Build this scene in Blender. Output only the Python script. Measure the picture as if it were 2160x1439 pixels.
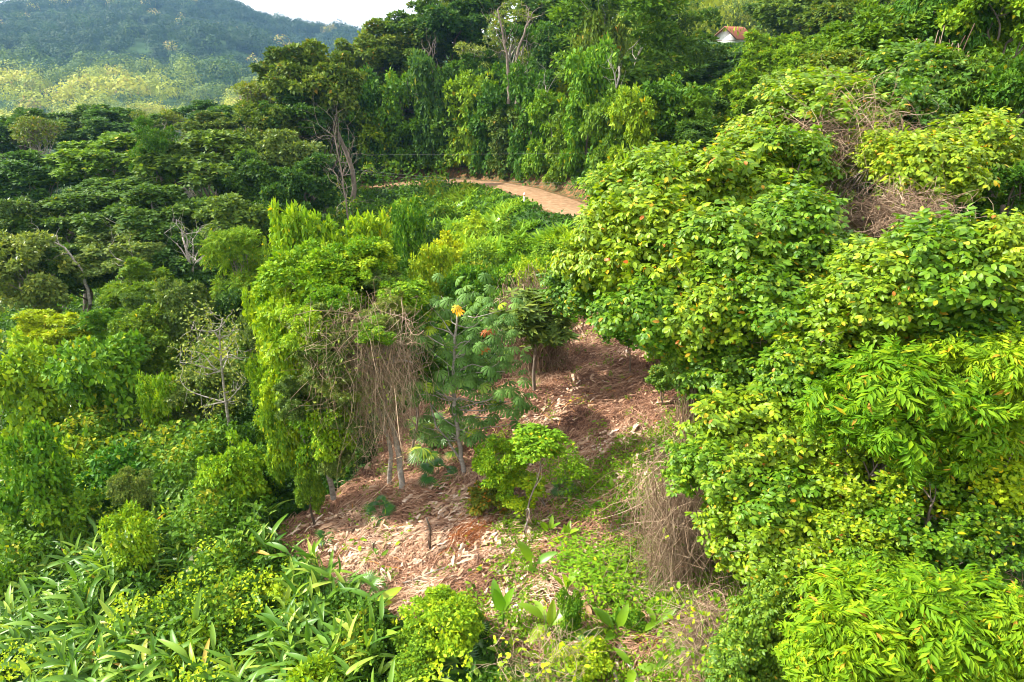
import bpy, math
import numpy as np
from mathutils import Vector

# ------------------------------------------------------------------ camera, sky, sun, exposure
for o in list(bpy.data.objects):
    bpy.data.objects.remove(o)
sc = bpy.context.scene
COL = sc.collection
F_PX = 1460.0
PITCH = math.radians(23.0)
cam_d = bpy.data.cameras.new('camera')
cam = bpy.data.objects.new('camera', cam_d)
COL.objects.link(cam)
cam.location = (0, 0, 0)
cam.rotation_euler = (math.radians(90) - PITCH, 0, 0)
cam_d.sensor_width = 36.0
cam_d.lens = 36.0 * F_PX / 2160.0
cam_d.clip_start = 0.1
cam_d.clip_end = 9000
sc.camera = cam

SUN_EL = math.radians(38)
SUN_DIR = Vector((-0.87, 0.16, 0)).normalized() * math.cos(SUN_EL) + Vector((0, 0, math.sin(SUN_EL)))
world = bpy.data.worlds.new('World')
sc.world = world
world.use_nodes = True
nt = world.node_tree
nt.nodes.clear()
w_out = nt.nodes.new('ShaderNodeOutputWorld')
w_bg = nt.nodes.new('ShaderNodeBackground')
w_sky = nt.nodes.new('ShaderNodeTexSky')
w_sky.sky_type = 'NISHITA'
w_sky.sun_disc = False
w_sky.sun_elevation = SUN_EL
w_sky.sun_rotation = math.atan2(SUN_DIR.x, SUN_DIR.y)
w_sky.air_density = 1.0
w_sky.dust_density = 2.5
w_tc = nt.nodes.new('ShaderNodeTexCoord')
w_map = nt.nodes.new('ShaderNodeMapping')
w_map.inputs['Scale'].default_value = (1.0, 1.0, 3.0)
w_noise = nt.nodes.new('ShaderNodeTexNoise')
w_noise.inputs['Scale'].default_value = 2.3
w_noise.inputs['Detail'].default_value = 7
w_ramp = nt.nodes.new('ShaderNodeValToRGB')
w_ramp.color_ramp.elements[0].position = 0.22
w_ramp.color_ramp.elements[1].position = 0.5
w_mix = nt.nodes.new('ShaderNodeMixRGB')
w_mix.inputs['Color2'].default_value = (10.5, 10.4, 10.3, 1)      # sunlit cloud, in the sky texture's own units
nt.links.new(w_tc.outputs['Generated'], w_map.inputs['Vector'])
nt.links.new(w_map.outputs['Vector'], w_noise.inputs['Vector'])
nt.links.new(w_noise.outputs['Fac'], w_ramp.inputs['Fac'])
nt.links.new(w_ramp.outputs['Color'], w_mix.inputs['Fac'])
nt.links.new(w_sky.outputs['Color'], w_mix.inputs['Color1'])
nt.links.new(w_mix.outputs['Color'], w_bg.inputs['Color'])
w_bg.inputs['Strength'].default_value = 0.1
nt.links.new(w_bg.outputs['Background'], w_out.inputs['Surface'])

sun_d = bpy.data.lights.new('sun', 'SUN')
sun_d.energy = 5.0
sun_d.angle = math.radians(0.6)
sun_d.color = (1.0, 0.95, 0.84)
sun = bpy.data.objects.new('sun', sun_d)
COL.objects.link(sun)
sun.rotation_euler = SUN_DIR.to_track_quat('Z', 'Y').to_euler()

sc.view_settings.view_transform = 'Standard'
sc.view_settings.look = 'None'
sc.view_settings.exposure = 1.36
sc.view_settings.gamma = 1.0
cy = sc.cycles
cy.max_bounces = 7
cy.diffuse_bounces = 3
cy.filter_width = 1.0
cy.glossy_bounces = 2
cy.transmission_bounces = 4
cy.transparent_max_bounces = 4
cy.volume_bounces = 1
cy.sample_clamp_indirect = 6

# ------------------------------------------------------------------ pixel rays (photo pixels, 2160 x 1439)
CP, SP = math.cos(PITCH), math.sin(PITCH)

def ray(u, v):
    a = (np.asarray(u, float) - 1080.0) / F_PX
    b = (719.5 - np.asarray(v, float)) / F_PX
    return np.stack([a, CP + b * SP, -SP + b * CP], -1)

def at(u, v, Y):
    d = ray(u, v)
    return d * (Y / d[..., 1:2])

def px(u, v, Y):                       # metres per photo pixel at that place
    return Y / ray(u, v)[1] / F_PX

# ------------------------------------------------------------------ noise
def _hash(ix, iy, s):
    h = (ix * 374761393 + iy * 668265263 + s * 974711) & 0x7fffffff
    h = ((h ^ (h >> 13)) * 1274126177) & 0x7fffffff
    return ((h ^ (h >> 16)) & 0xffff) / 65535.0

def noise(x, y, s=0):
    x = np.asarray(x, float); y = np.asarray(y, float)
    ix = np.floor(x).astype(np.int64); iy = np.floor(y).astype(np.int64)
    fx = x - ix; fy = y - iy
    fx = fx * fx * (3 - 2 * fx); fy = fy * fy * (3 - 2 * fy)
    a = _hash(ix, iy, s) * (1 - fx) + _hash(ix + 1, iy, s) * fx
    b = _hash(ix, iy + 1, s) * (1 - fx) + _hash(ix + 1, iy + 1, s) * fx
    return a * (1 - fy) + b * fy

def fbm(x, y, s=0, o=4):
    r = 0; a = 0.5; t = 0
    for i in range(o):
        r = r + a * noise(x * 2 ** i + 13.7 * i, y * 2 ** i + 5.1 * i, s + i); t += a; a *= 0.5
    return r / t

def sst(e0, e1, x):
    t = np.clip((x - e0) / (e1 - e0), 0, 1)
    return t * t * (3 - 2 * t)

# ------------------------------------------------------------------ terrain height
def smin(a, b, k):
    h = np.clip(0.5 + 0.5 * (b - a) / k, 0, 1)
    return b * (1 - h) + a * h - k * h * (1 - h)

def T_raw(x, y):
    z = -13.0 + 0.24 * x
    z = z + 0.22 * np.log1p(np.exp(np.clip((x - 6.5) / 1.5, -30, 30))) * 1.5
    cap = -3.0 + 0.021 * np.clip(y, 0, 400)
    z = smin(z, cap, 4.0)
    z = -smin(-z, 0 * z + 31.0, 5.0)
    z = z + 5.0 * sst(74, 100, y) * sst(-45, -10, x) * (1 - sst(12, 26, x)) * (1 - sst(120, 160, y))
    return z

def tab(pts):
    u = np.array([p[0] for p in pts], float); v = np.array([p[1] for p in pts], float)
    d = ray(u, v)
    return np.arctan2(d[:, 0], d[:, 1]), np.arctan2(d[:, 2], np.hypot(d[:, 0], d[:, 1]))
RAZ, REL = tab([(-600, 90), (-200, 50), (0, 26), (110, 8), (250, -10), (400, -4), (490, 24), (560, 54), (640, 71),
                (770, 90), (1000, 112), (1250, 60), (1400, 20), (1560, -10), (1800, -60), (2400, -80)])

def height(x, y):
    x = np.asarray(x, float); y = np.asarray(y, float)
    r = np.hypot(x, y); az = np.arctan2(x, y)
    near = T_raw(x, y) + 0.35 * (fbm(x * .25, y * .25, 5) - .5) * sst(2, 12, r) + .22 * (fbm(x * 1.1, y * 1.1, 9, 3) - .5)
    el = np.interp(az, RAZ, REL)
    right = sst(0.05, 0.2, az)
    rr = 1350 * (1 - right) + 430 * right
    zr = rr * np.tan(el)
    base = -62 * (1 - right) + 2 * right
    t = np.clip((r - 330 * (1 - right) - 190 * right) / (rr - 330 * (1 - right) - 190 * right), 0, 1.0)
    far = base + (zr - base) * (0.55 * t + 0.45 * t * t)
    far = far + (fbm(x / 170., y / 170., 21) - .5) * 90 * t * (1 - .75 * t) * 2 + (fbm(x / 60., y / 60., 25, 3) - .5) * 30 * t * (1 - t) * 3
    far = far - sst(rr, rr * 2, r) * 60
    k = sst(150, 320, r)
    return near * (1 - k) + far * k

def ground_at(u, v, f=None, y0=5.0, y1=400.0):
    f = f or height
    d = ray(u, v)
    Y = np.geomspace(y0, y1, 1500)
    x = d[0] / d[1] * Y; z = d[2] / d[1] * Y
    below = z <= f(x, Y)
    i = int(np.argmax(below)) if below.any() else len(Y) - 1
    return np.array([x[i], Y[i], f(x[i], Y[i])])

ROAD_PX = [(1330, 600), (1262, 530), (1222, 480), (1178, 446), (1118, 421), (1060, 406), (1000, 398), (930, 396), (860, 399), (800, 404)]
ROAD = np.array([ground_at(u, v)[:2] for u, v in ROAD_PX])
ROAD[1] = ROAD[2] + (3.2, -3.6); ROAD[0] = ROAD[2] + (8.5, -6.0)
def resample(P, n):
    s = np.r_[0, np.cumsum(np.hypot(*np.diff(P, axis=0).T))]
    t = np.linspace(0, s[-1], n)
    Q = np.stack([np.interp(t, s, P[:, 0]), np.interp(t, s, P[:, 1])], 1)
    for _ in range(6):
        Q[1:-1] = (Q[:-2] + 2 * Q[1:-1] + Q[2:]) / 4
    return Q
ROADC = resample(ROAD, 60)
_tan = np.gradient(ROADC, axis=0); _tan /= np.linalg.norm(_tan, axis=1)[:, None]
ROADN = np.stack([_tan[:, 1], -_tan[:, 0]], 1)        # path runs away and to the left: this normal points uphill, behind the road
ROADZ = height(ROADC[:, 0], ROADC[:, 1]) + .75
for _ in range(30):
    ROADZ[1:-1] = (ROADZ[:-2] + ROADZ[1:-1] + ROADZ[2:]) / 3

def road_sd(x, y):                                     # signed distance (positive behind the road) and road height
    x = np.asarray(x, float); y = np.asarray(y, float)
    sh = x.shape; X = x.ravel(); Yy = y.ravel()
    sd = np.full(X.shape, 99.0); rz = np.zeros(X.shape)
    m = np.where((np.abs(X) < 45) & (Yy > 25) & (Yy < 100))[0]
    for c in range(0, len(m), 20000):
        k = m[c:c + 20000]
        dx = X[k, None] - ROADC[None, :, 0]; dy = Yy[k, None] - ROADC[None, :, 1]
        d2 = dx * dx + dy * dy
        j = d2.argmin(1); q = np.arange(len(k))
        sg = np.sign(dx[q, j] * ROADN[j, 0] + dy[q, j] * ROADN[j, 1])
        sd[k] = np.sqrt(d2[q, j]) * np.where(sg == 0, 1, sg); rz[k] = ROADZ[j]
    return sd.reshape(sh), rz.reshape(sh)

ROAD_W = 1.9
def G(x, y):
    z = height(x, y)
    sd, rz = road_sd(x, y)
    a = np.abs(sd)
    k = 1 - sst(ROAD_W + .2, ROAD_W + 4.5, a)
    z = z * (1 - k) + (rz - .05) * k
    z = z + 1.1 * sst(ROAD_W + .3, ROAD_W + 1.5, sd) * (a < 98) * (1 - sst(10, 30, a))
    return z

def gpt(u, v):
    return ground_at(u, v, G)

CLEAR_PX = [(560, 1165), (600, 1110), (690, 1060), (760, 1010), (800, 930), (900, 850), (1010, 820), (1090, 780), (1130, 690),
            (1215, 640), (1300, 620), (1420, 700), (1600, 830), (1600, 1000), (1540, 1100), (1560, 1260), (1620, 1439), (1600, 1600),
            (1300, 1600), (1160, 1439), (1060, 1410), (1010, 1330), (900, 1330), (800, 1320), (720, 1250), (640, 1215)]
CLEAR = np.array([gpt(u, v)[:2] for u, v in CLEAR_PX])
def in_clear(x, y):
    x = np.asarray(x); y = np.asarray(y)
    ins = np.zeros(x.shape, bool)
    n = len(CLEAR)
    for i in range(n):
        x0, y0 = CLEAR[i]; x1, y1 = CLEAR[(i + 1) % n]
        c = ((y0 > y) != (y1 > y))
        ins ^= c & (x < (x1 - x0) * (y - y0) / (y1 - y0 + 1e-12) + x0)
    return ins

# ------------------------------------------------------------------ materials
def new_mat(name):
    m = bpy.data.materials.new(name); m.use_nodes = True
    n = m.node_tree; n.nodes.clear()
    return m, n, n.nodes.new('ShaderNodeOutputMaterial')

def ramp(n, stops):
    r = n.nodes.new('ShaderNodeValToRGB')
    e = r.color_ramp.elements
    while len(e) > 1: e.remove(e[-1])
    e[0].position = stops[0][0]; e[0].color = (*stops[0][1], 1)
    for p, c in stops[1:]:
        q = e.new(p); q.color = (*c, 1)
    return r

def leaf_mat(name, stops, rough=.55, trans=.3, spec=.12, vary=.25, hue=.02, warm=1.25):
    m, n, out = new_mat(name)
    at_ = n.nodes.new('ShaderNodeAttribute'); at_.attribute_name = 'tint'
    r = ramp(n, [(q, (c[0] * warm, c[1], c[2] * .6)) for q, c in stops])
    n.links.new(at_.outputs['Fac'], r.inputs['Fac'])
    oi = n.nodes.new('ShaderNodeObjectInfo')
    mr = n.nodes.new('ShaderNodeMapRange'); mr.inputs['To Min'].default_value = 1 - vary; mr.inputs['To Max'].default_value = 1 + vary
    n.links.new(oi.outputs['Random'], mr.inputs['Value'])
    mh = n.nodes.new('ShaderNodeMapRange'); mh.inputs['To Min'].default_value = .5 + hue; mh.inputs['To Max'].default_value = .5 - hue
    n.links.new(oi.outputs['Random'], mh.inputs['Value'])
    hs = n.nodes.new('ShaderNodeHueSaturation')
    n.links.new(r.outputs['Color'], hs.inputs['Color']); n.links.new(mr.outputs['Result'], hs.inputs['Value']); n.links.new(mh.outputs['Result'], hs.inputs['Hue'])
    p = n.nodes.new('ShaderNodeBsdfPrincipled')
    n.links.new(hs.outputs['Color'], p.inputs['Base Color'])
    p.inputs['Roughness'].default_value = rough
    p.inputs['Specular IOR Level'].default_value = spec
    t = n.nodes.new('ShaderNodeBsdfTranslucent')
    tm = n.nodes.new('ShaderNodeMixRGB'); tm.blend_type = 'MULTIPLY'; tm.inputs['Fac'].default_value = 1
    tm.inputs['Color2'].default_value = (1.35, 1.25, .5, 1)
    n.links.new(hs.outputs['Color'], tm.inputs['Color1']); n.links.new(tm.outputs['Color'], t.inputs['Color'])
    mx = n.nodes.new('ShaderNodeMixShader'); mx.inputs['Fac'].default_value = trans
    n.links.new(p.outputs['BSDF'], mx.inputs[1]); n.links.new(t.outputs['BSDF'], mx.inputs[2])
    n.links.new(mx.outputs['Shader'], out.inputs['Surface'])
    return m

def solid_mat(name, stops, rough=.85, scale=3.0, bump=.3, spec=.2, stretch=(1, 1, 1), attr=False):
    m, n, out = new_mat(name)
    p = n.nodes.new('ShaderNodeBsdfPrincipled')
    p.inputs['Roughness'].default_value = rough; p.inputs['Specular IOR Level'].default_value = spec
    r = ramp(n, stops)
    tc = n.nodes.new('ShaderNodeTexCoord'); mp = n.nodes.new('ShaderNodeMapping'); mp.inputs['Scale'].default_value = stretch
    nz = n.nodes.new('ShaderNodeTexNoise'); nz.inputs['Scale'].default_value = scale; nz.inputs['Detail'].default_value = 8
    nz.inputs['Roughness'].default_value = .65
    n.links.new(tc.outputs['Object'], mp.inputs['Vector']); n.links.new(mp.outputs['Vector'], nz.inputs['Vector'])
    if attr:
        a = n.nodes.new('ShaderNodeAttribute'); a.attribute_name = 'tint'
        n.links.new(a.outputs['Fac'], r.inputs['Fac'])
    else:
        n.links.new(nz.outputs['Fac'], r.inputs['Fac'])
    n.links.new(r.outputs['Color'], p.inputs['Base Color'])
    if bump:
        b = n.nodes.new('ShaderNodeBump'); b.inputs['Strength'].default_value = bump; b.inputs['Distance'].default_value = .05
        n.links.new(nz.outputs['Fac'], b.inputs['Height']); n.links.new(b.outputs['Normal'], p.inputs['Normal'])
    n.links.new(p.outputs['BSDF'], out.inputs['Surface'])
    return m

YEL = (.42, .33, .02); ORG = (.45, .17, .02); BRN = (.16, .09, .04)
M = {}
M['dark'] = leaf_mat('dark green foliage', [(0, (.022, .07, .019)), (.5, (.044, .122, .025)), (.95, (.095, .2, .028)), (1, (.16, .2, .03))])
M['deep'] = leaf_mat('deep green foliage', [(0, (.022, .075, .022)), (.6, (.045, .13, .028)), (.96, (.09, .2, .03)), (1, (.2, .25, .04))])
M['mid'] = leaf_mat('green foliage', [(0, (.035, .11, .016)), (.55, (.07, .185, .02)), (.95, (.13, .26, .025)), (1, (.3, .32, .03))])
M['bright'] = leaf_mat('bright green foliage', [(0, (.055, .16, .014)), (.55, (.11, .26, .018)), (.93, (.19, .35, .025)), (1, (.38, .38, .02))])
M['lime'] = leaf_mat('lime green foliage', [(0, (.11, .23, .01)), (.5, (.2, .35, .012)), (.92, (.31, .45, .02)), (1, (.5, .45, .02))])
M['olive'] = leaf_mat('olive green foliage', [(0, (.035, .09, .018)), (.55, (.07, .15, .026)), (.93, (.14, .22, .035)), (1, (.26, .2, .04))], hue=.01)
M['grey'] = leaf_mat('grey green foliage', [(0, (.05, .11, .035)), (.55, (.09, .18, .05)), (1, (.19, .28, .07))], rough=.38)
M['rust'] = leaf_mat('green foliage with orange tips', [(0, (.05, .1, .018)), (.6, (.1, .16, .024)), (.8, (.25, .19, .03)), (1, (.38, .16, .03))])
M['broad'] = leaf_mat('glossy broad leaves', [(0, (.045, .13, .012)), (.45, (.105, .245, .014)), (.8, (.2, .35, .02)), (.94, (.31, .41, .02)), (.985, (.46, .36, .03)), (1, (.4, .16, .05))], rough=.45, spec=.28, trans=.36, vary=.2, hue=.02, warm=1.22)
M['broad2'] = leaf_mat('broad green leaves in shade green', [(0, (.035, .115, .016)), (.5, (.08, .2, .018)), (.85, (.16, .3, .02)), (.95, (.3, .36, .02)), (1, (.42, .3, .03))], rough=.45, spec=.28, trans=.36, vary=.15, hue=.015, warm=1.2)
M['pinna'] = leaf_mat('feathery lime leaves', [(0, (.05, .15, .01)), (.3, (.1, .25, .012)), (.6, (.165, .335, .016)), (.94, (.27, .43, .02)), (.975, (.42, .36, .03)), (1, (.3, .17, .05))], rough=.5, trans=.4, vary=.18, hue=.015, warm=1.2)
M['cecro'] = leaf_mat('umbrella leaves', [(0, (.045, .14, .045)), (.7, (.085, .225, .075)), (.86, (.12, .27, .085)), (.9, (.22, .4, .03)), (.955, (.2, .4, .03)), (.965, (.55, .42, .03)), (.982, (.55, .4, .03)), (.985, (.3, .14, .06)), (1, (.22, .09, .05))], rough=.5, trans=.25, vary=.05)
M['blade'] = leaf_mat('long blade leaves', [(0, (.04, .14, .02)), (.5, (.09, .24, .03)), (.85, (.17, .34, .05)), (.98, (.27, .44, .1)), (1, (.38, .28, .1))], warm=1.25, rough=.42, spec=.3, trans=.34, vary=.1)
M['blade2'] = leaf_mat('fresh banana blades', [(0, (.08, .24, .02)), (1, (.2, .4, .03))], rough=.34, spec=.5, trans=.4, vary=.2)
M['silver'] = leaf_mat('silvery leaf undersides', [(0, (.22, .32, .28)), (.6, (.4, .48, .46)), (1, (.55, .6, .58))], rough=.4, trans=.15)
M['palm'] = leaf_mat('palm fan', [(0, (.03, .12, .03)), (.7, (.06, .2, .04)), (1, (.25, .4, .04))], rough=.35, spec=.5)
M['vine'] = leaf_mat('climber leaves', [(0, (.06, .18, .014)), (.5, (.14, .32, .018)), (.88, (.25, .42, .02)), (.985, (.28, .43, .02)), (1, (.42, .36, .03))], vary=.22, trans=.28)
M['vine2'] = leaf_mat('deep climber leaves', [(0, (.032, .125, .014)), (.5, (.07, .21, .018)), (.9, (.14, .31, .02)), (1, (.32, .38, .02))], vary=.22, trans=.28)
M['far'] = leaf_mat('far forest foliage', [(0, (.018, .055, .025)), (.35, (.04, .105, .035)), (.6, (.11, .2, .04)), (.85, (.25, .36, .055)), (.97, (.3, .38, .07)), (1, (.24, .22, .12))], rough=.7, spec=.15, trans=.2, vary=0, hue=0)
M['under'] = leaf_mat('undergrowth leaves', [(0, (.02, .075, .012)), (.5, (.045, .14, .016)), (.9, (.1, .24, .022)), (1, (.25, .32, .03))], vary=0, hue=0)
M['weed'] = leaf_mat('low weeds', [(0, (.06, .19, .014)), (.6, (.13, .31, .02)), (.95, (.24, .42, .025)), (1, (.45, .4, .03))], vary=0, hue=0)
M['bark'] = solid_mat('grey brown bark', [(.3, (.1, .075, .055)), (.7, (.26, .21, .17))], scale=6, stretch=(3, 3, .6))
M['palebark'] = solid_mat('pale grey bark', [(.3, (.13, .11, .09)), (.55, (.3, .27, .23)), (.75, (.46, .43, .38))], scale=5, stretch=(1, 1, 2.5))
M['darkbark'] = solid_mat('dark bark', [(.3, (.045, .035, .025)), (.7, (.13, .1, .075))], scale=6, stretch=(3, 3, .6))
M['vinestem'] = solid_mat('dry vine stems', [(0, (.13, .08, .05)), (.6, (.3, .2, .13)), (1, (.5, .38, .26))], attr=True, bump=0)
M['brownstem'] = solid_mat('brown vine stems', [(0, (.09, .05, .035)), (.6, (.22, .125, .085)), (1, (.4, .26, .18))], attr=True, bump=0)
M['twig'] = solid_mat('bare twigs', [(0, (.1, .08, .06)), (1, (.33, .28, .22))], attr=True, bump=0)
M['straw'] = solid_mat('dry straw litter', [(0, (.12, .06, .04)), (.25, (.31, .155, .09)), (.55, (.5, .305, .195)), (.8, (.66, .47, .33)), (.97, (.74, .6, .46)), (1, (.6, .26, .04))], attr=True, bump=0, rough=.7)
M['sheet'] = solid_mat('bleached dead leaves', [(0, (.32, .18, .1)), (.5, (.52, .36, .24)), (1, (.68, .55, .44))], attr=True, bump=0, rough=.6)
M['rustfern'] = solid_mat('rust red dead fronds', [(0, (.14, .04, .015)), (1, (.36, .12, .03))], attr=True, bump=0)
M['white'] = solid_mat('white paint', [(.3, (.7, .7, .68)), (.7, (.8, .8, .78))], scale=2, bump=.05)
M['tile'] = solid_mat('terracotta tiles', [(.3, (.34, .12, .07)), (.7, (.46, .19, .12))], scale=1.5, bump=.2)
M['wood'] = solid_mat('dark wood', [(.3, (.06, .035, .02)), (.7, (.12, .07, .04))], scale=3)
M['glass'] = solid_mat('dark window glass', [(.3, (.03, .04, .05)), (.7, (.06, .07, .08))], rough=.1, bump=0, spec=.6)
M['wire'] = solid_mat('grey cable', [(.3, (.12, .12, .12)), (.7, (.2, .2, .2))], bump=0, rough=.5)

def ground_mat():
    m, n, out = new_mat('forest soil and dry litter')
    p = n.nodes.new('ShaderNodeBsdfPrincipled'); p.inputs['Roughness'].default_value = .9; p.inputs['Specular IOR Level'].default_value = .15
    tc = n.nodes.new('ShaderNodeTexCoord')
    def nz(scale, det=8, stretch=None, dist=0):
        q = n.nodes.new('ShaderNodeTexNoise'); q.inputs['Scale'].default_value = scale; q.inputs['Detail'].default_value = det
        q.inputs['Roughness'].default_value = .62; q.inputs['Distortion'].default_value = dist
        if stretch:
            mp = n.nodes.new('ShaderNodeMapping'); mp.inputs['Scale'].default_value = stretch; mp.inputs['Rotation'].default_value = (0, 0, .9)
            n.links.new(tc.outputs['Object'], mp.inputs['Vector']); n.links.new(mp.outputs['Vector'], q.inputs['Vector'])
        else:
            n.links.new(tc.outputs['Object'], q.inputs['Vector'])
        return q
    n1 = nz(9, 8, (4, .8, 1), .8); n2 = nz(.5, 4); n3 = nz(3.0, 8); n4 = nz(1.1, 6)
    lit = ramp(n, [(.3, (.1, .05, .03)), (.5, (.26, .14, .09)), (.66, (.42, .27, .18)), (.8, (.55, .4, .3))])
    n.links.new(n1.outputs['Fac'], lit.inputs['Fac'])
    wet = ramp(n, [(.35, (.55, .42, .38)), (.6, (1, 1, 1))])
    n.links.new(n4.outputs['Fac'], wet.inputs['Fac'])
    mul = n.nodes.new('ShaderNodeMixRGB'); mul.blend_type = 'MULTIPLY'; mul.inputs['Fac'].default_value = .8
    n.links.new(lit.outputs['Color'], mul.inputs['Color1']); n.links.new(wet.outputs['Color'], mul.inputs['Color2'])
    green = ramp(n, [(.3, (.02, .05, .012)), (.55, (.04, .09, .018)), (.75, (.09, .12, .03))])
    n.links.new(n3.outputs['Fac'], green.inputs['Fac'])
    red = ramp(n, [(.4, (.04, .055, .015)), (.54, (.13, .075, .03)), (.64, (.23, .1, .045)), (.78, (.26, .15, .08))])
    n.links.new(n3.outputs['Fac'], red.inputs['Fac'])
    a1 = n.nodes.new('ShaderNodeAttribute'); a1.attribute_name = 'clearing'
    a2 = n.nodes.new('ShaderNodeAttribute'); a2.attribute_name = 'redsoil'
    m1 = n.nodes.new('ShaderNodeMixRGB'); m2 = n.nodes.new('ShaderNodeMixRGB')
    n.links.new(a1.outputs['Fac'], m1.inputs['Fac']); n.links.new(green.outputs['Color'], m1.inputs['Color1']); n.links.new(mul.outputs['Color'], m1.inputs['Color2'])
    n.links.new(a2.outputs['Fac'], m2.inputs['Fac']); n.links.new(m1.outputs['Color'], m2.inputs['Color1']); n.links.new(red.outputs['Color'], m2.inputs['Color2'])
    n.links.new(m2.outputs['Color'], p.inputs['Base Color'])
    b = n.nodes.new('ShaderNodeBump'); b.inputs['Strength'].default_value = .7; b.inputs['Distance'].default_value = .08
    n.links.new(n1.outputs['Fac'], b.inputs['Height']); n.links.new(b.outputs['Normal'], p.inputs['Normal'])
    n.links.new(p.outputs['BSDF'], out.inputs['Surface'])
    return m
M['ground'] = ground_mat()
M['road'] = solid_mat('orange dirt road', [(.3, (.13, .075, .035)), (.5, (.23, .135, .07)), (.7, (.33, .22, .125))], scale=2.2, bump=.5)

# ------------------------------------------------------------------ mesh building
class MB:
    def __init__(s):
        s.V = []; s.L = []; s.S = []; s.A = []; s.nv = 0; s.nl = 0
    def add(s, V, faces, tint):
        """V (n,k,3) copies of a template of k verts with faces; tint (n,) or (n,k)"""
        V = np.asarray(V, np.float32)
        if V.ndim == 2: V = V[None]
        n, k = V.shape[:2]
        fl = np.array([i for f in faces for i in f], np.int64)
        st = np.r_[0, np.cumsum([len(f) for f in faces])][:-1].astype(np.int64)
        off = np.arange(n)[:, None]
        s.V.append(V.reshape(-1, 3))
        s.L.append((fl[None] + off * k + s.nv).ravel())
        s.S.append((st[None] + off * len(fl) + s.nl).ravel())
        t = np.asarray(tint, np.float32)
        if t.ndim == 0: t = np.full((n,), float(t), np.float32)
        if t.ndim == 1: t = np.repeat(t[:, None], k, 1)
        s.A.append(t.ravel())
        s.nv += n * k; s.nl += n * len(fl)
    def mesh(s, name, smooth=False):
        V = np.concatenate(s.V); L = np.concatenate(s.L); S = np.concatenate(s.S); A = np.concatenate(s.A)
        me = bpy.data.meshes.new(name)
        me.vertices.add(len(V)); me.vertices.foreach_set('co', V.ravel())
        me.loops.add(len(L)); me.loops.foreach_set('vertex_index', L.astype(np.int32))
        me.polygons.add(len(S)); me.polygons.foreach_set('loop_start', S.astype(np.int32))
        a = me.attributes.new('tint', 'FLOAT', 'POINT'); a.data.foreach_set('value', A)
        me.update(calc_edges=True)
        if smooth: me.polygons.foreach_set('use_smooth', np.ones(len(S), bool))
        return me

def obj(name, me, mat, parent=None, loc=None, scale=None, rotz=0):
    o = bpy.data.objects.new(name, me); COL.objects.link(o)
    if mat is not None:
        if not me.materials: me.materials.append(None)
        o.material_slots[0].link = 'OBJECT'; o.material_slots[0].material = mat
    if parent: o.parent = parent
    if loc is not None: o.location = [float(c) for c in loc]
    if scale is not None: o.scale = [float(c) for c in scale]
    if rotz: o.rotation_euler = (0, 0, rotz)
    return o
def thing(name, label, cat, loc, group=None):
    o = bpy.data.objects.new(name, None); COL.objects.link(o)
    o.location = [float(c) for c in loc]; o.empty_display_size = .3
    o['label'] = label; o['category'] = cat
    if group: o['group'] = group
    return o
def tagm(o, label, cat, group=None):
    o['label'] = label; o['category'] = cat
    if group: o['group'] = group
def struct(o): o['kind'] = 'structure'; return o
def stuff(o, label, cat): o['kind'] = 'stuff'; o['label'] = label; o['category'] = cat; return o

def unit(v): return v / (np.linalg.norm(v, axis=-1, keepdims=True) + 1e-9)
def frames(d, n):
    X = unit(d); Z = unit(n - (n * X).sum(-1, keepdims=True) * X); Y = np.cross(Z, X)
    return X, Y, Z
def place(mb, tpl, P, d, n, size, tint, wide=1.0):
    TV, TF = tpl
    X, Y, Z = frames(d, n)
    s = np.asarray(size, float).reshape(-1, 1, 1) * np.ones((len(P), 1, 1))
    w = np.asarray(wide, float).reshape(-1, 1, 1) if np.ndim(wide) else wide
    V = P[:, None] + s * (TV[None, :, 0:1] * X[:, None] + w * TV[None, :, 1:2] * Y[:, None] + TV[None, :, 2:3] * Z[:, None])
    ids = LEAF_ID.get(id(TV))
    if ids is not None and np.ndim(tint) == 1 and ids.max() > 3 and not getattr(mb, 'whole', False):      # leaves of one twig differ
        own = RT.random((len(P), ids.max() + 1)); t2 = np.asarray(tint)[:, None] * .4 + own * .6
        t2 = np.where(own > .975, .95 + .05 * RT.random(own.shape), np.minimum(t2, .93)); tint = t2[:, ids]
    mb.add(V, TF, tint)

def tubes(mb, P, R, sides=3, tint=.5):
    """P (n,k,3) polylines, R (n,k) radii"""
    P = np.asarray(P, float); 
    if P.ndim == 2: P = P[None]
    R = np.asarray(R, float)
    if R.ndim == 1: R = np.repeat(R[None], len(P), 0)
    n, k = P.shape[:2]
    tan = unit(np.gradient(P, axis=1))
    ref = np.where(np.abs(unit(P[:, -1] - P[:, 0])[:, 2:3]) > .8, np.array([[1., 0, 0]]), np.array([[0, 0, 1.]]))[:, None]
    A = unit(np.cross(tan, ref)); B = np.cross(tan, A)
    ang = np.arange(sides) * 2 * math.pi / sides
    V = P[:, :, None] + R[:, :, None, None] * (np.cos(ang)[None, None, :, None] * A[:, :, None] + np.sin(ang)[None, None, :, None] * B[:, :, None])
    V = V.reshape(n, k * sides, 3)
    F = [(i * sides + j, i * sides + (j + 1) % sides, (i + 1) * sides + (j + 1) % sides, (i + 1) * sides + j) for i in range(k - 1) for j in range(sides)]
    F.append(tuple(range((k - 1) * sides, k * sides)))
    mb.add(V, F, tint)

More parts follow.
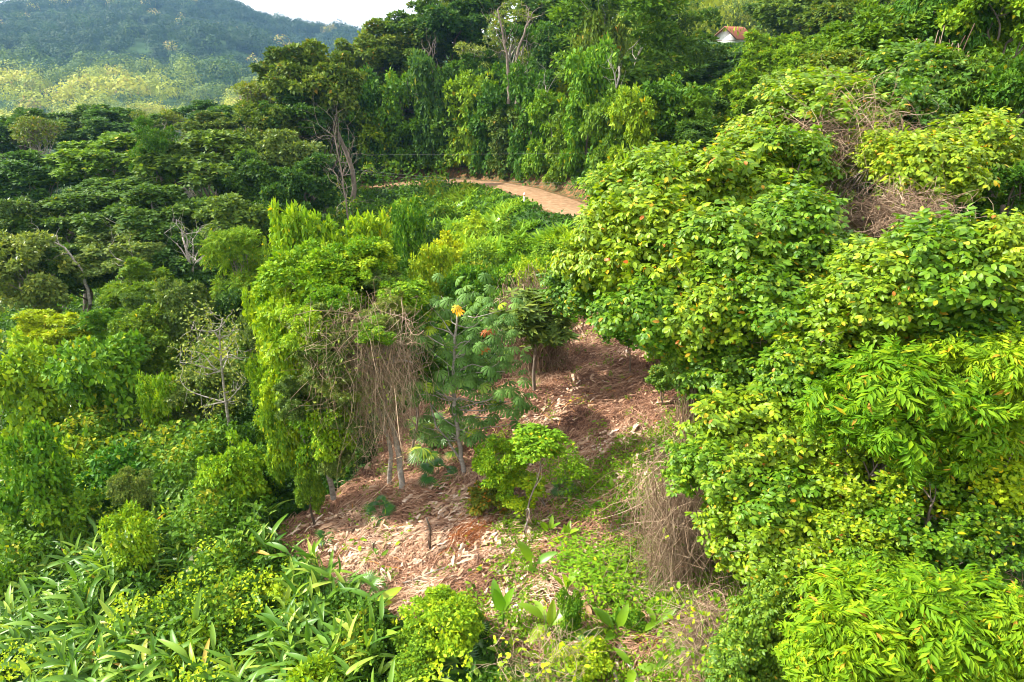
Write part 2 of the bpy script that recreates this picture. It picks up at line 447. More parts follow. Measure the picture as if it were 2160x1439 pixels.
# ---- leaf templates: length 1 along +X, normal +Z
def t_rhomb(w=.5, fold=.06, droop=.12):
    return np.array([(0, 0, 0), (.45, -w / 2, fold), (1, 0, -droop), (.45, w / 2, fold)], float), [(0, 1, 2), (0, 2, 3)]
def t_oval(w=.5, fold=.07, droop=.22):
    V = [(0, 0, 0), (.33, 0, 0), (.7, 0, -.06), (1, 0, -droop),
         (.22, w * .4, fold), (.6, w * .5, fold - .05), (.22, -w * .4, fold), (.6, -w * .5, fold - .05), (.85, w * .3, -.08), (.85, -w * .3, -.08)]
    F = [(0, 1, 4), (1, 2, 5, 4), (2, 3, 8, 5), (0, 6, 1), (1, 6, 7, 2), (2, 7, 9, 3)]
    return np.array(V, float), F
LEAF_ID = {}; KEEP = []; RT = np.random.default_rng(3)
def merge(parts):
    V = []; F = []; k = 0
    for v, f in parts:
        V.append(v); F += [tuple(i + k for i in q) for q in f]; k += len(v)
    VV = np.concatenate(V); LEAF_ID[id(VV)] = np.repeat(np.arange(len(V)), [len(v) for v in V]); KEEP.append(VV)
    return VV, F
def xf(tpl, s, yaw, pitch, roll, pos, wide=1):
    V, F = tpl
    V = V * np.array([s, s * wide, s])
    cr, sr = math.cos(roll), math.sin(roll); V = V @ np.array([[1, 0, 0], [0, cr, sr], [0, -sr, cr]])
    cp, sp = math.cos(pitch), math.sin(pitch); V = V @ np.array([[cp, 0, sp], [0, 1, 0], [-sp, 0, cp]])
    c, s_ = math.cos(yaw), math.sin(yaw); V = V @ np.array([[c, s_, 0], [-s_, c, 0], [0, 0, 1]])
    return V + np.array(pos), F
def stick(p0, p1, r):
    mb = MB(); tubes(mb, np.array([p0, p1]), np.array([r, r * .6]), 3)
    V = mb.V[0]; return V.astype(float), [(0, 1, 4, 3), (1, 2, 5, 4), (2, 0, 3, 5)]
def t_spray(seed, pairs=3, leaf=.36, w=.5):        # a twig with paired hanging oval leaves
    r = np.random.default_rng(seed); P = []
    for i in range(pairs):
        x = .12 + .62 * i / max(1, pairs - 1) if pairs > 1 else .4; z = -.25 * x * x
        for sgn in (-1, 1):
            P.append(xf(t_oval(w), leaf * r.uniform(.8, 1.15), sgn * r.uniform(.8, 1.25), -r.uniform(.25, .8), sgn * r.uniform(.1, .5), (x, 0, z)))
    P.append(xf(t_oval(w), leaf, r.uniform(-.2, .2), -.5, 0, (.78, 0, -.16)))
    P.append(stick((0, 0, 0), (.8, 0, -.17), .012))
    return merge(P)
def t_pinnate(seed, n=9, leaf=.34, w=.3, curve=.35, spread=1.0):
    r = np.random.default_rng(seed); P = []
    for i in range(n):
        x = .1 + .82 * i / (n - 1); z = -curve * x * x
        L = leaf * math.sin(math.pi * (.22 + .7 * i / n)) + .08
        for sgn in (-1, 1):
            P.append(xf(t_rhomb(w, .03, .25), L * r.uniform(.75, 1.2), sgn * spread * r.uniform(.6, 1.25), -.2 - curve * x * r.uniform(.3, 2.0) + r.normal() * .15, sgn * r.uniform(-.2, .5), (x, 0, z)))
    P.append(xf(t_rhomb(w), leaf * .7, 0, -.7, 0, (.95, 0, -curve * .9)))
    return merge(P)
def t_rosette(seed, n=7, w=.36):                   # leaves whorled at a twig end
    r = np.random.default_rng(seed)
    return merge([xf(t_rhomb(w, .06, .2), r.uniform(.75, 1.05), i * 2 * math.pi / n + r.uniform(-.3, .3), r.uniform(-.3, .5), 0, (0, 0, 0)) for i in range(n)])
def t_cecropia():
    P = []
    for i in range(9):
        a = (i - 4) * 2 * math.pi / 9.4
        L = .58 * (1 - .06 * abs(i - 4))
        V = np.array([(.02, 0, 0), (.5, .085, -.06), (.85, .14, -.2), (1.0, 0, -.32), (.85, -.14, -.2), (.5, -.085, -.06), (.55, 0, .0), (.88, 0, -.14)])
        F = [(0, 6, 1), (6, 7, 2, 1), (7, 3, 2), (0, 5, 6), (6, 5, 4, 7), (7, 4, 3)]
        P.append(xf((V, F), L, a, -.35, 0, (0, 0, 0), 1.25))
    return merge(P)
def t_fan(n=17):
    P = []
    for i in range(n):
        a = (i - (n - 1) / 2) * 4.4 / n
        P.append(xf((np.array([(.03, 0, 0), (.45, .07, .02), (1, 0, -.22), (.45, -.07, .02), (.5, 0, -.02)]), [(0, 4, 1), (4, 2, 1), (0, 3, 4), (4, 3, 2)]), 1 - .1 * abs(a), a, -.12, 0, (0, 0, 0), 1.0))
    return merge(P)
def t_blade(w=.26, droop=.45, seg=7, wave=.0, stalk=.18, seed=0):     # heliconia or banana leaf on a short stalk
    r = np.random.default_rng(seed)
    V = [(0, -.008, 0), (0, .008, 0)]; F = []
    for i in range(seg + 1):
        t = i / seg; x = stalk + (1 - stalk) * t
        hw = w / 2 * (math.sin(math.pi * min(1, .07 + .93 * t ** .75)) ** .62 if i < seg else 0.01)
        z = -droop * x * x + .18 * x
        j = r.uniform(-wave, wave, 2)
        V += [(x, -hw, z + hw * .32 + j[0]), (x, 0, z), (x, hw, z + hw * .32 + j[1])]
    F.append((0, 2, 3)); F.append((0, 3, 1)); F.append((1, 3, 4))
    for i in range(seg):
        a = 2 + i * 3
        F += [(a, a + 3, a + 4, a + 1), (a + 1, a + 4, a + 5, a + 2)]
    return np.array(V, float), F

TR = t_rhomb(.6); TRN = t_rhomb(.3); TO = t_oval(.55)
SPRAYS = [t_spray(i, 3, .38, .52) for i in range(4)]
PINN = [t_pinnate(i, 7, .42, .3, .5) for i in range(5)]
PINF = [t_pinnate(10 + i, 6, .34, .3, .3) for i in range(2)]
ROS = [t_rosette(i) for i in range(3)]
CEC = t_cecropia(); FAN = t_fan()
BLADES = [t_blade(.24, .35, wave=.006, seed=1), t_blade(.28, .6, wave=.008, seed=2), t_blade(.22, .15, wave=.006, seed=3), t_blade(.3, .9, wave=.01, seed=4)]

# ------------------------------------------------------------------ crowns
def rand_dir(r, n):
    return unit(r.normal(size=(n, 3)))

def lumps_for(style, r):
    """centres (m,3) and radii (m,3) of the leaf masses in a unit crown (-1..1)"""
    if style == 'round':
        m = int(r.integers(22, 30)); d = rand_dir(r, m); d[:, 2] = d[:, 2] * .85 + .18
        C = unit(d) * r.uniform(.5, .78, (m, 1)); R = r.uniform(.2, .36, (m, 1)) * np.array([[1, 1, .8]])
    elif style == 'layered':
        m = int(r.integers(26, 34)); z = r.uniform(-.7, .88, m); a = r.uniform(0, 2 * math.pi, m)
        rad = np.sqrt(np.clip(1 - np.abs(z) ** 2.2, .1, 1)) * r.uniform(.35, .78, m)
        C = np.stack([np.cos(a) * rad, np.sin(a) * rad, z], 1); R = np.stack([r.uniform(.22, .36, m), r.uniform(.22, .36, m), r.uniform(.11, .2, m)], 1)
    elif style == 'column':
        m = int(r.integers(26, 34)); z = r.uniform(-.92, .8, m); a = r.uniform(0, 2 * math.pi, m)
        prof = np.where(z > .3, np.sqrt(np.clip(1 - ((z - .3) / .75) ** 2, 0, 1)), 1 - .2 * np.sin((z + .9) * 3))
        rad = prof * r.uniform(.45, .72, m)
        C = np.stack([np.cos(a) * rad, np.sin(a) * rad, z], 1); q = r.uniform(.22, .38, (m, 1)); R = q * np.array([[1, 1, .85]])
    elif style == 'umbrella':
        m = int(r.integers(20, 26)); a = r.uniform(0, 2 * math.pi, m); q = np.sqrt(r.uniform(0, 1, m)) * .8
        C = np.stack([np.cos(a) * q, np.sin(a) * q, .62 - .75 * q * q + r.uniform(-.35, .1, m)], 1); R = np.stack([r.uniform(.2, .36, m), r.uniform(.2, .36, m), r.uniform(.14, .24, m)], 1)
    elif style == 'mound':
        m = int(r.integers(20, 27)); d = rand_dir(r, m); d[:, 2] = np.abs(d[:, 2]); C = unit(d) * r.uniform(.45, .75, (m, 1)) * np.array([[1, 1, 1.5]]) + np.array([[0, 0, -.85]])
        R = r.uniform(.24, .4, (m, 1)) * np.array([[1, 1, .9]])
    elif style == 'sparse':
        m = int(r.integers(14, 18)); d = rand_dir(r, m); C = unit(d) * r.uniform(.3, .85, (m, 1)); R = r.uniform(.1, .22, (m, 1)) * np.array([[1, 1, .6]])
    return C, R

def refine(C, R, r, k=7, f=(.26, .46)):            # every bough carries smaller leaf clumps
    d = rand_dir(r, len(C) * k); d[:, 2] = np.where(r.random(len(d)) < .6, np.abs(d[:, 2]), d[:, 2])
    R2 = np.repeat(R, k, 0); C2 = np.repeat(C, k, 0) + unit(d) * R2 * r.uniform(.6, 1.05, (len(d), 1))
    R3 = R2 * r.uniform(f[0], f[1], (len(d), 1)); R3[:, 2] = np.minimum(R3[:, 2], R3[:, 0] * .8)
    return C2, R3

def leaf_points(r, C, R, n, shell=.4, ragged=.16):
    """points on the outside of the union of lumps, with outward directions"""
    w = R[:, 0] * R[:, 1] + R[:, 0] * R[:, 2]; w = w / w.sum()
    k = r.choice(len(C), int(n * 2.2), p=w)
    d = rand_dir(r, len(k)); d[:, 2] = np.where(r.random(len(k)) < .5, np.abs(d[:, 2]), d[:, 2])
    rr = 1 - shell * r.random(len(k)) ** 2 + ragged * r.normal(size=len(k)) * .6
    P = C[k] + d * R[k] * rr[:, None]
    q = np.full(len(k), 9.0)
    for c, R_ in zip(C, R):
        q = np.minimum(q, (((P - c) / R_) ** 2).sum(1))
    keep = np.where(q > .42)[0][:n]
    out = unit(unit(P[keep] - np.array([0, 0, -.2])) * .6 + unit(d[keep] / R[k[keep]]) * .7)
    return P[keep], out, k[keep]

def foliate(mb, r, P, out, tpls, size, up=.75, droop=.35, jit=.5, tint_lo=0, tint_hi=1, lump=None, svar=.3):
    n = len(P)
    nrm = unit(out * .95 + np.array([0, 0, up * .75]) + r.normal(size=(n, 3)) * jit * .6)
    dr = unit(out * .8 + r.normal(size=(n, 3)) * jit + np.array([0, 0, -droop]))
    t = r.random(n)
    if lump is not None:                      # every bough has a little tone of its own
        lt = r.random(lump.max() + 1)[lump]
        t = np.clip(.72 * t + .28 * lt, 0, 1)
        t = np.where(r.random(n) < .025, r.uniform(.93, 1, n), t * .96)
    t = tint_lo + (tint_hi - tint_lo) * t
    sz = size * r.uniform(1 - svar, 1 + svar, n)
    pick = r.integers(0, len(tpls), n)
    for i, tp in enumerate(tpls):
        m = pick == i
        if m.any(): place(mb, tp, P[m], dr[m], nrm[m], sz[m], t[m])

CROWNS = {}
LUMPS = {}
SPEC = {   # style, number of leaves, leaf templates, leaf length in unit-crown units, up, droop
    'round':    ('round', 12500, [TR], 0.09, .7, .3),
    'roundfine': ('round', 10000, [TR], 0.09, .7, .3),
    'layered':  ('layered', 11500, [TR, TRN], 0.08, 1.3, .1),
    'umbrella': ('umbrella', 11000, [TR], 0.078, .9, .25),
    'pinlayer': ('layered', 3600, PINF, .17, 1.2, .2),
    'column':   ('column', 6800, [TR], 0.12, .5, .5),
    'mound':    ('mound', 5600, [TR], 0.12, .6, .45),
    'moundfine': ('mound', 8000, [t_rhomb(.7)], 0.09, .6, .4),
    'rosette':  ('round', 2600, ROS, .12, .9, .1),
    'hang':     ('round', 9000, [TRN], 0.13, .3, 1.2),
    'shrub':    ('round', 3000, [TO], .13, .6, .5),
    'sprawl':   ('mound', 1800, [TO, TRN], .1, .8, .1),
    'broad':    ('round', 1900, SPRAYS, .27, .75, .55),
    'broadsm':  ('round', 2000, SPRAYS, .25, .75, .5),
    'pinna':    ('round', 1250, PINN, .3, .7, .6),
    'roundleaf': ('round', 5200, [t_rhomb(.8), TO], .085, .6, .4),
    'pachira':  ('round', 380, ROS, .26, .8, .15),
    'sparse':   ('sparse', 2600, [TR], .05, .6, .4),
}
NV = {'round': 4, 'roundfine': 3, 'layered': 4, 'column': 4, 'mound': 4, 'moundfine': 3, 'broad': 5, 'broadsm': 4, 'pinna': 3, 'roundleaf': 3}
def crown_mesh(kind, v):
    v = v % NV.get(kind, 2)
    if (kind, v) not in CROWNS:
        st, n, tp, ls, up, dr = SPEC[kind]
        r = np.random.default_rng(sum(map(ord, kind)) * 17 + v)
        C, R = lumps_for(st, r)
        if st != 'sparse':
            C2, R2 = refine(C, R, r, 8)
        else: C2, R2 = C, R
        tight = st in ('column', 'mound') and kind != 'sprawl'
        P, out, k = leaf_points(r, C2, R2, n, shell=.35 if tight else .5, ragged=.08 if tight else (.4 if kind == 'sprawl' else .16))
        mb = MB(); foliate(mb, r, P, out, tp, ls, up, dr, lump=k)
        CROWNS[(kind, v)] = mb.mesh('crown_' + kind); LUMPS[(kind, v)] = (C, R)
    return CROWNS[(kind, v)], LUMPS[(kind, v)]

def bend(r, p0, p1, k, amp):
    t = np.linspace(0, 1, k)[:, None]
    P = p0 * (1 - t) + p1 * t
    L = np.linalg.norm(p1 - p0)
    a = r.normal(size=3) * amp * L; b = r.normal(size=3) * amp * L * .5
    return P + np.sin(math.pi * t) * a + np.sin(2 * math.pi * t) * b

def trunk_mesh(r, base, cc, rad, lumps, r0, lean=.05, nl=8, stems=1):
    """trunk and limbs, coordinates relative to base"""
    mb = MB()
    C, R = lumps
    for s in range(stems):
        off = np.array([r.uniform(-.4, .4), r.uniform(-.4, .4), 0]) * (stems > 1)
        top = cc - base + np.array([0, 0, -.15 * rad[2]]) + (r.normal(size=3) * rad * .15 if stems > 1 else 0)
        P = bend(r, off + np.array([0, 0, -.3]), top, 9, lean)
        R0 = np.linspace(r0, r0 * .45, 9) ; R0[0] *= 1.35
        tubes(mb, P, R0, 8)
        idx = r.choice(len(C), min(nl, len(C)), replace=False)
        for i in idx:
            tgt = cc - base + C[i] * rad * .95
            j = int(r.integers(4, 9))
            if P[j, 2] > tgt[2] + .2 * rad[2]: j = max(3, j - 3)
            Q = bend(r, P[j], tgt, 6, .09)
            tubes(mb, Q, np.linspace(R0[j] * .55, r0 * .08, 6), 5)
            for q in range(2):
                e = tgt + r.normal(size=3) * R[i] * rad * .7
                tubes(mb, bend(r, Q[3], e, 4, .1), np.linspace(r0 * .2, r0 * .04, 4), 3)
    return mb.mesh('trunk', smooth=True)

RS = np.random.default_rng(77)
def tree(kind, mat, u, v, w, h, Y, label, name='forest_tree', cat='tree', group=None, var=None, bark='bark', r0=None, base=None, lean=.05, nl=8, stems=1, depth=1.0, trunk=True, shift=(0, 0)):
    c = at(u, v, Y); m = px(u, v, Y)
    rx, rz = w * m / 2 * 1.08, h * m / 2 * 1.08
    ry = rx * depth
    rad = np.array([rx, ry, rz])
    if base is None:
        b = np.array([c[0] + shift[0], c[1] + shift[1], 0.])
        b[2] = float(G(b[0], b[1]))
    else:
        b = gpt(*base)
    if kind in ('column', 'mound', 'moundfine'):   # leafy from the top down to the slope
        top = c[2] + rz; rz = max(rz, (top - b[2] + .2) / 2); c[2] = top - rz; rad[2] = rz
    if rz * 2 > c[2] + rz - b[2]:                 # the crown would sink into the slope: let it stand on it
        top = c[2] + rz
        rz = max(.4, (top - b[2] + .3) / 2); c[2] = top - rz; rad[2] = rz
    v_ = int(RS.integers(0, 8)) if var is None else var
    me, lumps = crown_mesh(kind, v_)
    t = thing(name, label, cat, b, group)
    rot = RS.uniform(0, 2 * math.pi)
    obj('crown', me, M[mat], t, c - b, rad, rot)
    if trunk:
        cr, sr = math.cos(rot), math.sin(rot)
        C, R = lumps
        C2 = np.stack([C[:, 0] * cr - C[:, 1] * sr, C[:, 0] * sr + C[:, 1] * cr, C[:, 2]], 1)
        H = c[2] - b[2]
        obj('trunk', trunk_mesh(RS, b, c, rad, (C2, R), r0 or (.03 + .018 * H), lean, nl, stems), M[bark], t)
    return t, c, rad

# ------------------------------------------------------------------ ground, road
def build_ground():
    az = np.r_[np.linspace(-180, -52, 40)[:-1], np.linspace(-52, 52, 620), np.linspace(52, 180, 40)[1:]]
    az = np.radians(az)
    rr = np.r_[0.01, np.geomspace(2.5, 120, 360), np.geomspace(120, 4500, 150)[1:]]
    A, Rr = np.meshgrid(az, rr, indexing='ij')
    X = np.sin(A) * Rr; Y = np.cos(A) * Rr
    Z = G(X, Y)
    n, k = A.shape
    V = np.stack([X, Y, Z], -1).reshape(-1, 3)
    me = bpy.data.meshes.new('ground')
    i = np.arange(n - 1)[:, None]; j = np.arange(k - 1)[None]
    a = (i * k + j).ravel(); F = np.stack([a, a + 1, a + k + 1, a + k], 1)
    me.vertices.add(len(V)); me.vertices.foreach_set('co', V.astype(np.float32).ravel())
    me.loops.add(F.size); me.loops.foreach_set('vertex_index', F[:, ::-1].astype(np.int32).ravel())
    me.polygons.add(len(F)); me.polygons.foreach_set('loop_start', (np.arange(len(F)) * 4).astype(np.int32))
    jx = (fbm(X * .8, Y * .8, 31) - .5) * 1.6; jy = (fbm(X * .8, Y * .8, 37) - .5) * 1.6
    cl = in_clear(X + jx, Y + jy).astype(np.float32)
    a1 = me.attributes.new('clearing', 'FLOAT', 'POINT'); a1.data.foreach_set('value', cl.ravel())
    sd, _ = road_sd(X, Y)
    red = sst(-ROAD_W - 1.5, -ROAD_W, sd) * (1 - sst(ROAD_W + 1.3, ROAD_W + 2.6, sd + 1.2 * (fbm(X, Y, 41) - .5)))
    a2 = me.attributes.new('redsoil', 'FLOAT', 'POINT'); a2.data.foreach_set('value', red.astype(np.float32).ravel())
    me.update(calc_edges=True)
    me.polygons.foreach_set('use_smooth', np.ones(len(F), bool))
    struct(obj('ground', me, M['ground']))
build_ground()

def build_road():
    mb = MB(); k = 9
    s = np.linspace(-ROAD_W, ROAD_W, k)
    e = (fbm(np.arange(60) * .35, np.zeros(60), 3) - .5) * .9
    V = []
    for i in range(60):
        for q in s:
            p = ROADC[i] + ROADN[i] * (q + e[i] * abs(q) / ROAD_W * np.sign(q))
            rut = .05 * math.exp(-((abs(q) - 1.0) / .3) ** 2)
            V.append((p[0], p[1], ROADZ[i] + .05 - rut - .03 * (q / ROAD_W) ** 2 - (.12 if abs(q) > ROAD_W - .01 else 0)))
    F = [(i * k + j, i * k + j + 1, (i + 1) * k + j + 1, (i + 1) * k + j) for i in range(59) for j in range(k - 1)]
    mb.add(np.array(V), F, .5)
    struct(obj('road', mb.mesh('road', True), M['road']))
build_road()

# ------------------------------------------------------------------ far forest (one mass) and undergrowth
def far_forest():
    r = np.random.default_rng(5); mb = MB()
    def batch(az0, az1, r0, r1, spacing, nleaf, lsize):
        area = .5 * (az1 - az0) * (r1 * r1 - r0 * r0); n = int(area / spacing ** 2)
        az = r.uniform(az0, az1, n); rr = np.sqrt(r.uniform(r0 * r0, r1 * r1, n))
        x = np.sin(az) * rr; y = np.cos(az) * rr; z = G(x, y)
        cr = spacing * r.uniform(.42, .8, n) * np.where(r.random(n) < .12, 1.4, 1); hh = cr * r.uniform(.8, 1.2, n)
        lift = r.uniform(3, 8, n)
        cloud_light = fbm(x / 210., y / 210., 51, 3) + .55 * np.exp(-((rr - 560) / 260) ** 2) - .28 * sst(700, 1000, rr) + .5 * (fbm(x / 90., y / 90., 57, 3) - .5)  # cloud-lit lower slope and cloud-shaded upper hill, painted into the crown tint
        base = np.clip((cloud_light - .5) * 1.7 + .1, 0, .8)
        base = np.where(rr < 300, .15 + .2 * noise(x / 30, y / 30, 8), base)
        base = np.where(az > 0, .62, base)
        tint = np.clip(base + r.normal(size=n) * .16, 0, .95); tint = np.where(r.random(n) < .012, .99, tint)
        HC = at(1545, 96, 190); ok = ~((np.abs(az - math.atan2(HC[0], HC[1])) < .06) & (rr > 60) & (rr < 212)); x, y, z, cr, hh, lift, tint, az, rr = [q_[ok] for q_ in (x, y, z, cr, hh, lift, tint, az, rr)]; n = len(x)
        for c in range(0, n, 1500):
            s = slice(c, min(n, c + 1500)); m = len(x[s])
            d = rand_dir(r, m * nleaf).reshape(m, nleaf, 3); d[..., 2] = np.abs(d[..., 2]) * 1.1 - .25; d = unit(d)
            k = 1 + .32 * np.sin(d[..., 0] * 5 + x[s, None]) * np.sin(d[..., 1] * 5 + y[s, None]) + r.normal(size=(m, nleaf)) * .09
            P = np.stack([x[s, None] + d[..., 0] * cr[s, None] * k, y[s, None] + d[..., 1] * cr[s, None] * k, z[s, None] + lift[s, None] + d[..., 2] * hh[s, None] * k], -1).reshape(-1, 3)
            o = d.reshape(-1, 3)
            nr = unit(o + r.normal(size=o.shape) * .25 + np.array([0, 0, .1])); dr = unit(np.cross(nr, r.normal(size=o.shape)))
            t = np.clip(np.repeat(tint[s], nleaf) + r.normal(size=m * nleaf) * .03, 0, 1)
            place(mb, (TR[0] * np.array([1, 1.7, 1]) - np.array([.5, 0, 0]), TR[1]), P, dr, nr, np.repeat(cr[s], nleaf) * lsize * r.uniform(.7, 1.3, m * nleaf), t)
    D = math.radians
    batch(D(-42), D(-6), 620, 1420, 12.5, 280, .17)
    batch(D(-42), D(-8), 300, 620, 10.5, 380, .14)
    batch(D(-44), D(-10), 118, 300, 7.5, 700, .11)
    batch(D(9), D(24), 230, 450, 8, 300, .16)
    batch(D(-6), D(9), 120, 220, 7.5, 700, .11)
    batch(D(9), D(40), 110, 230, 7.5, 800, .1)
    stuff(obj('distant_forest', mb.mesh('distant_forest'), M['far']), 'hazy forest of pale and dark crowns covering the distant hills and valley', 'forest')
far_forest()

def undergrowth():
    r = np.random.default_rng(9); mb = MB()
    n = 600000
    az = r.uniform(math.radians(-43), math.radians(43), n); rr = np.exp(r.uniform(math.log(8), math.log(150), n))
    x = np.sin(az) * rr; y = np.cos(az) * rr
    jx = (fbm(x * .8, y * .8, 31) - .5) * 1.6; jy = (fbm(x * .8, y * .8, 37) - .5) * 1.6
    sd, _ = road_sd(x, y)
    ok = ~in_clear(x + jx, y + jy) & ~((sd > -ROAD_W - .3) & (sd < ROAD_W + .9 + r.normal(size=n) * .6))
    x, y, rr = x[ok], y[ok], rr[ok]; n = len(x)
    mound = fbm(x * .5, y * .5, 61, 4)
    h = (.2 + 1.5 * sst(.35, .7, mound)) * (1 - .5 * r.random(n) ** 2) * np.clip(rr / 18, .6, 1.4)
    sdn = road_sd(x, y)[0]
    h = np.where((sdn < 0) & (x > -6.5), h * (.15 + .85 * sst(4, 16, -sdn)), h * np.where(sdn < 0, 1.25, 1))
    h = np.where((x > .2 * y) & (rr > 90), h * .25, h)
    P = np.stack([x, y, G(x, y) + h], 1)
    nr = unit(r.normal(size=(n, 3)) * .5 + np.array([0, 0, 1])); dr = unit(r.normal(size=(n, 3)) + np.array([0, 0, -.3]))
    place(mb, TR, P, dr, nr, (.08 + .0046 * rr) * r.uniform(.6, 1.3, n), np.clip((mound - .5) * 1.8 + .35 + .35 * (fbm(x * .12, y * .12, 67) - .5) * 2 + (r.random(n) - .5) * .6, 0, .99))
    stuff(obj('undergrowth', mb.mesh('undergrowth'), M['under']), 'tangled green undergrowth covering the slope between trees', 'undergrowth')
undergrowth()

# ------------------------------------------------------------------ litter, weeds and straw in the clearing
def sample_clear(r, n, margin=1.0):
    lo = CLEAR.min(0); hi = CLEAR.max(0); X = []; 
    while sum(len(a) for a in X) < n:
        # more pieces near the camera side, where they show larger
        p = np.stack([r.uniform(lo[0], hi[0], n), lo[1] + (hi[1] - lo[1]) * r.random(n) ** 1.25], 1)
        jx = (fbm(p[:, 0] * .8, p[:, 1] * .8, 31) - .5) * 1.6; jy = (fbm(p[:, 0] * .8, p[:, 1] * .8, 37) - .5) * 1.6
        X.append(p[in_clear(p[:, 0] + jx, p[:, 1] + jy)])
    return np.concatenate(X)[:n]

def greenness(x, y):                                 # where weeds have come back: the right and lower right of the clearing
    g = fbm(x * .6, y * .6, 71, 3)
    return sst(.46, .74, g + .30 * sst(1.0, 4.0, x) * (1 - sst(17, 23, y)) - .22 * sst(1.0, -2.5, x) - .22 * sst(19, 25, y))

def litter():
    r = np.random.default_rng(21); mb = MB(); n = 52000
    p = sample_clear(r, n)
    keep = r.random(n) > .55 * greenness(p[:, 0], p[:, 1]); p = p[keep]; n = len(p)
    a = .75 + 5.0 * (fbm(p[:, 0] * .5, p[:, 1] * .5, 81, 3) - .5) * 1.6 + r.normal(size=n) * .6
    L = r.uniform(.12, .5, n) * np.where(r.random(n) < .12, 2.2, 1) * np.where(r.random(n) < .012, 2.2, 1); wd = r.uniform(.003, .009, n) * np.where(r.random(n) < .06, 2.6, 1)
    d = np.stack([np.cos(a), np.sin(a), np.zeros(n)], 1)
    e0 = p - d[:, :2] * L[:, None] / 2; e1 = p + d[:, :2] * L[:, None] / 2
    heap = .03 + .12 * r.random(n) ** 2 + .1 * sst(.5, .7, fbm(p[:, 0] * 1.3, p[:, 1] * 1.3, 91, 3))
    A = np.c_[e0, G(e0[:, 0], e0[:, 1]) + heap + r.uniform(-.05, .05, n)]; B = np.c_[e1, G(e1[:, 0], e1[:, 1]) + heap + r.uniform(-.05, .05, n)]
    Mi = (A + B) / 2 + np.c_[r.normal(size=(n, 2)) * .03 * L[:, None] * 2, r.uniform(0, .05, n)]
    P = np.stack([A, Mi, B], 1)
    patch = fbm(p[:, 0] * .9, p[:, 1] * .9, 95, 3)
    low_ = 1 - sst(17, 23, p[:, 1]); t = np.clip(-.05 + .55 * r.random(n) + 1.1 * (patch - .45) + .16 * low_, 0, .96); t = np.where(r.random(n) < .012, 1, t)
    tubes(mb, P, np.stack([wd, wd * 1.1, wd * .6], 1), 3, t)
    q = sample_clear(r, 34000); q = q[r.random(len(q)) > .3 * greenness(q[:, 0], q[:, 1])]; k = len(q)
    Pq = np.c_[q, G(q[:, 0], q[:, 1]) + .02 + .1 * r.random(k) ** 2 + .08 * sst(.5, .7, fbm(q[:, 0] * 1.3, q[:, 1] * 1.3, 91, 3))]
    tq = np.clip(-.08 + .16 * (1 - sst(17, 23, q[:, 1])) + .55 * r.random(k) + 1.3 * (fbm(q[:, 0] * .8, q[:, 1] * .8, 97, 4) - .5), 0, .97)
    for sl, tp in ((slice(0, None, 2), t_rhomb(.35, .15, .3)), (slice(1, None, 2), t_rhomb(.6, -.2, -.2))):
        place(mb, tp, Pq[sl], r.normal(size=(k, 3))[sl] * [1, 1, .3], unit(r.normal(size=(k, 3))[sl] * .6 + [0, 0, 1]), r.uniform(.04, .17, k)[sl], tq[sl], 1.0)
    stuff(obj('straw_litter', mb.mesh('straw_litter'), M['straw']), 'dry brown straw and stalks strewn over the cut clearing', 'litter')
    # bleached dead leaves in drifts
    mb = MB(); spots = [(1190, 860, 1.6, .7), (1140, 885, 1.2, .4), (1300, 935, 1.0, .5), (1260, 950, .8, .4), (950, 1065, 1.5, .6), (900, 1045, 1.0, .4), (1000, 1045, .8, .4), (870, 1190, .7, .25), (1060, 1275, .6, .4),
                         (1080, 1230, .6, .4), (930, 1100, .8, .3), (1370, 730, 1.0, .5), (1330, 745, .8, .3), (1140, 1050, .5, .4), (1340, 1005, .8, .3), (740, 1130, 1.2, .5), (830, 1140, .9, .4), (690, 1180, .9, .3), (1100, 1150, .6, .3),
                         (1200, 640 + 80, 1.2, .4), (760, 1190, .6, .2), (1020, 1160, 1.2, .5), (670, 1110, .9, .3), (1310, 690, 1.2, .4), (740, 1185, .5, .2), (1100, 1310, .5, .3)]
    PS = []; 
    for (u, v, sx, sy) in spots:
        g = gpt(u, v); m = int(26 * sx * sy / .3) + 14
        q = r.normal(size=(m, 2)) * np.array([sx, sy * 1.3]) * .55; c, s = math.cos(.6), math.sin(.6)
        PS.append(np.stack([g[0] + q[:, 0] * c - q[:, 1] * s, g[1] + q[:, 0] * s + q[:, 1] * c], 1))
    PS.append(sample_clear(r, 1000)[:800]); PS[-1] = PS[-1]; p = np.concatenate(PS); n = len(p)
    a = .7 + 2.0 * (fbm(p[:, 0] * .35, p[:, 1] * .35, 81, 3) - .5) + r.normal(size=n) * .55
    P = np.c_[p, G(p[:, 0], p[:, 1]) + r.uniform(.04, .2, n)]
    d = np.stack([np.cos(a), np.sin(a), r.normal(size=n) * .12], 1); nr = unit(np.c_[r.normal(size=(n, 2)) * .35, np.ones(n)])
    for i in range(3):                                  # torn and crumpled sheets
        gx = np.array([(x, y) for x in np.linspace(0, 1, 5) for y in np.linspace(-.15, .15, 4)]); gz = r.normal(size=20) * .05; gx = gx + r.normal(size=gx.shape) * .045
        cr_t = (np.c_[gx, gz], [(a * 4 + b_, a * 4 + b_ + 1, a * 4 + b_ + 5, a * 4 + b_ + 4) for a in range(4) for b_ in range(3) if not (r.random() < .2 and b_ != 1)])
        sl = slice(i, n - 600, 6)
        place(mb, cr_t, P[sl] + [0, 0, .03], d[sl], nr[sl], r.uniform(.15, .4, n)[sl], (.1 + .8 * r.random(n))[sl])
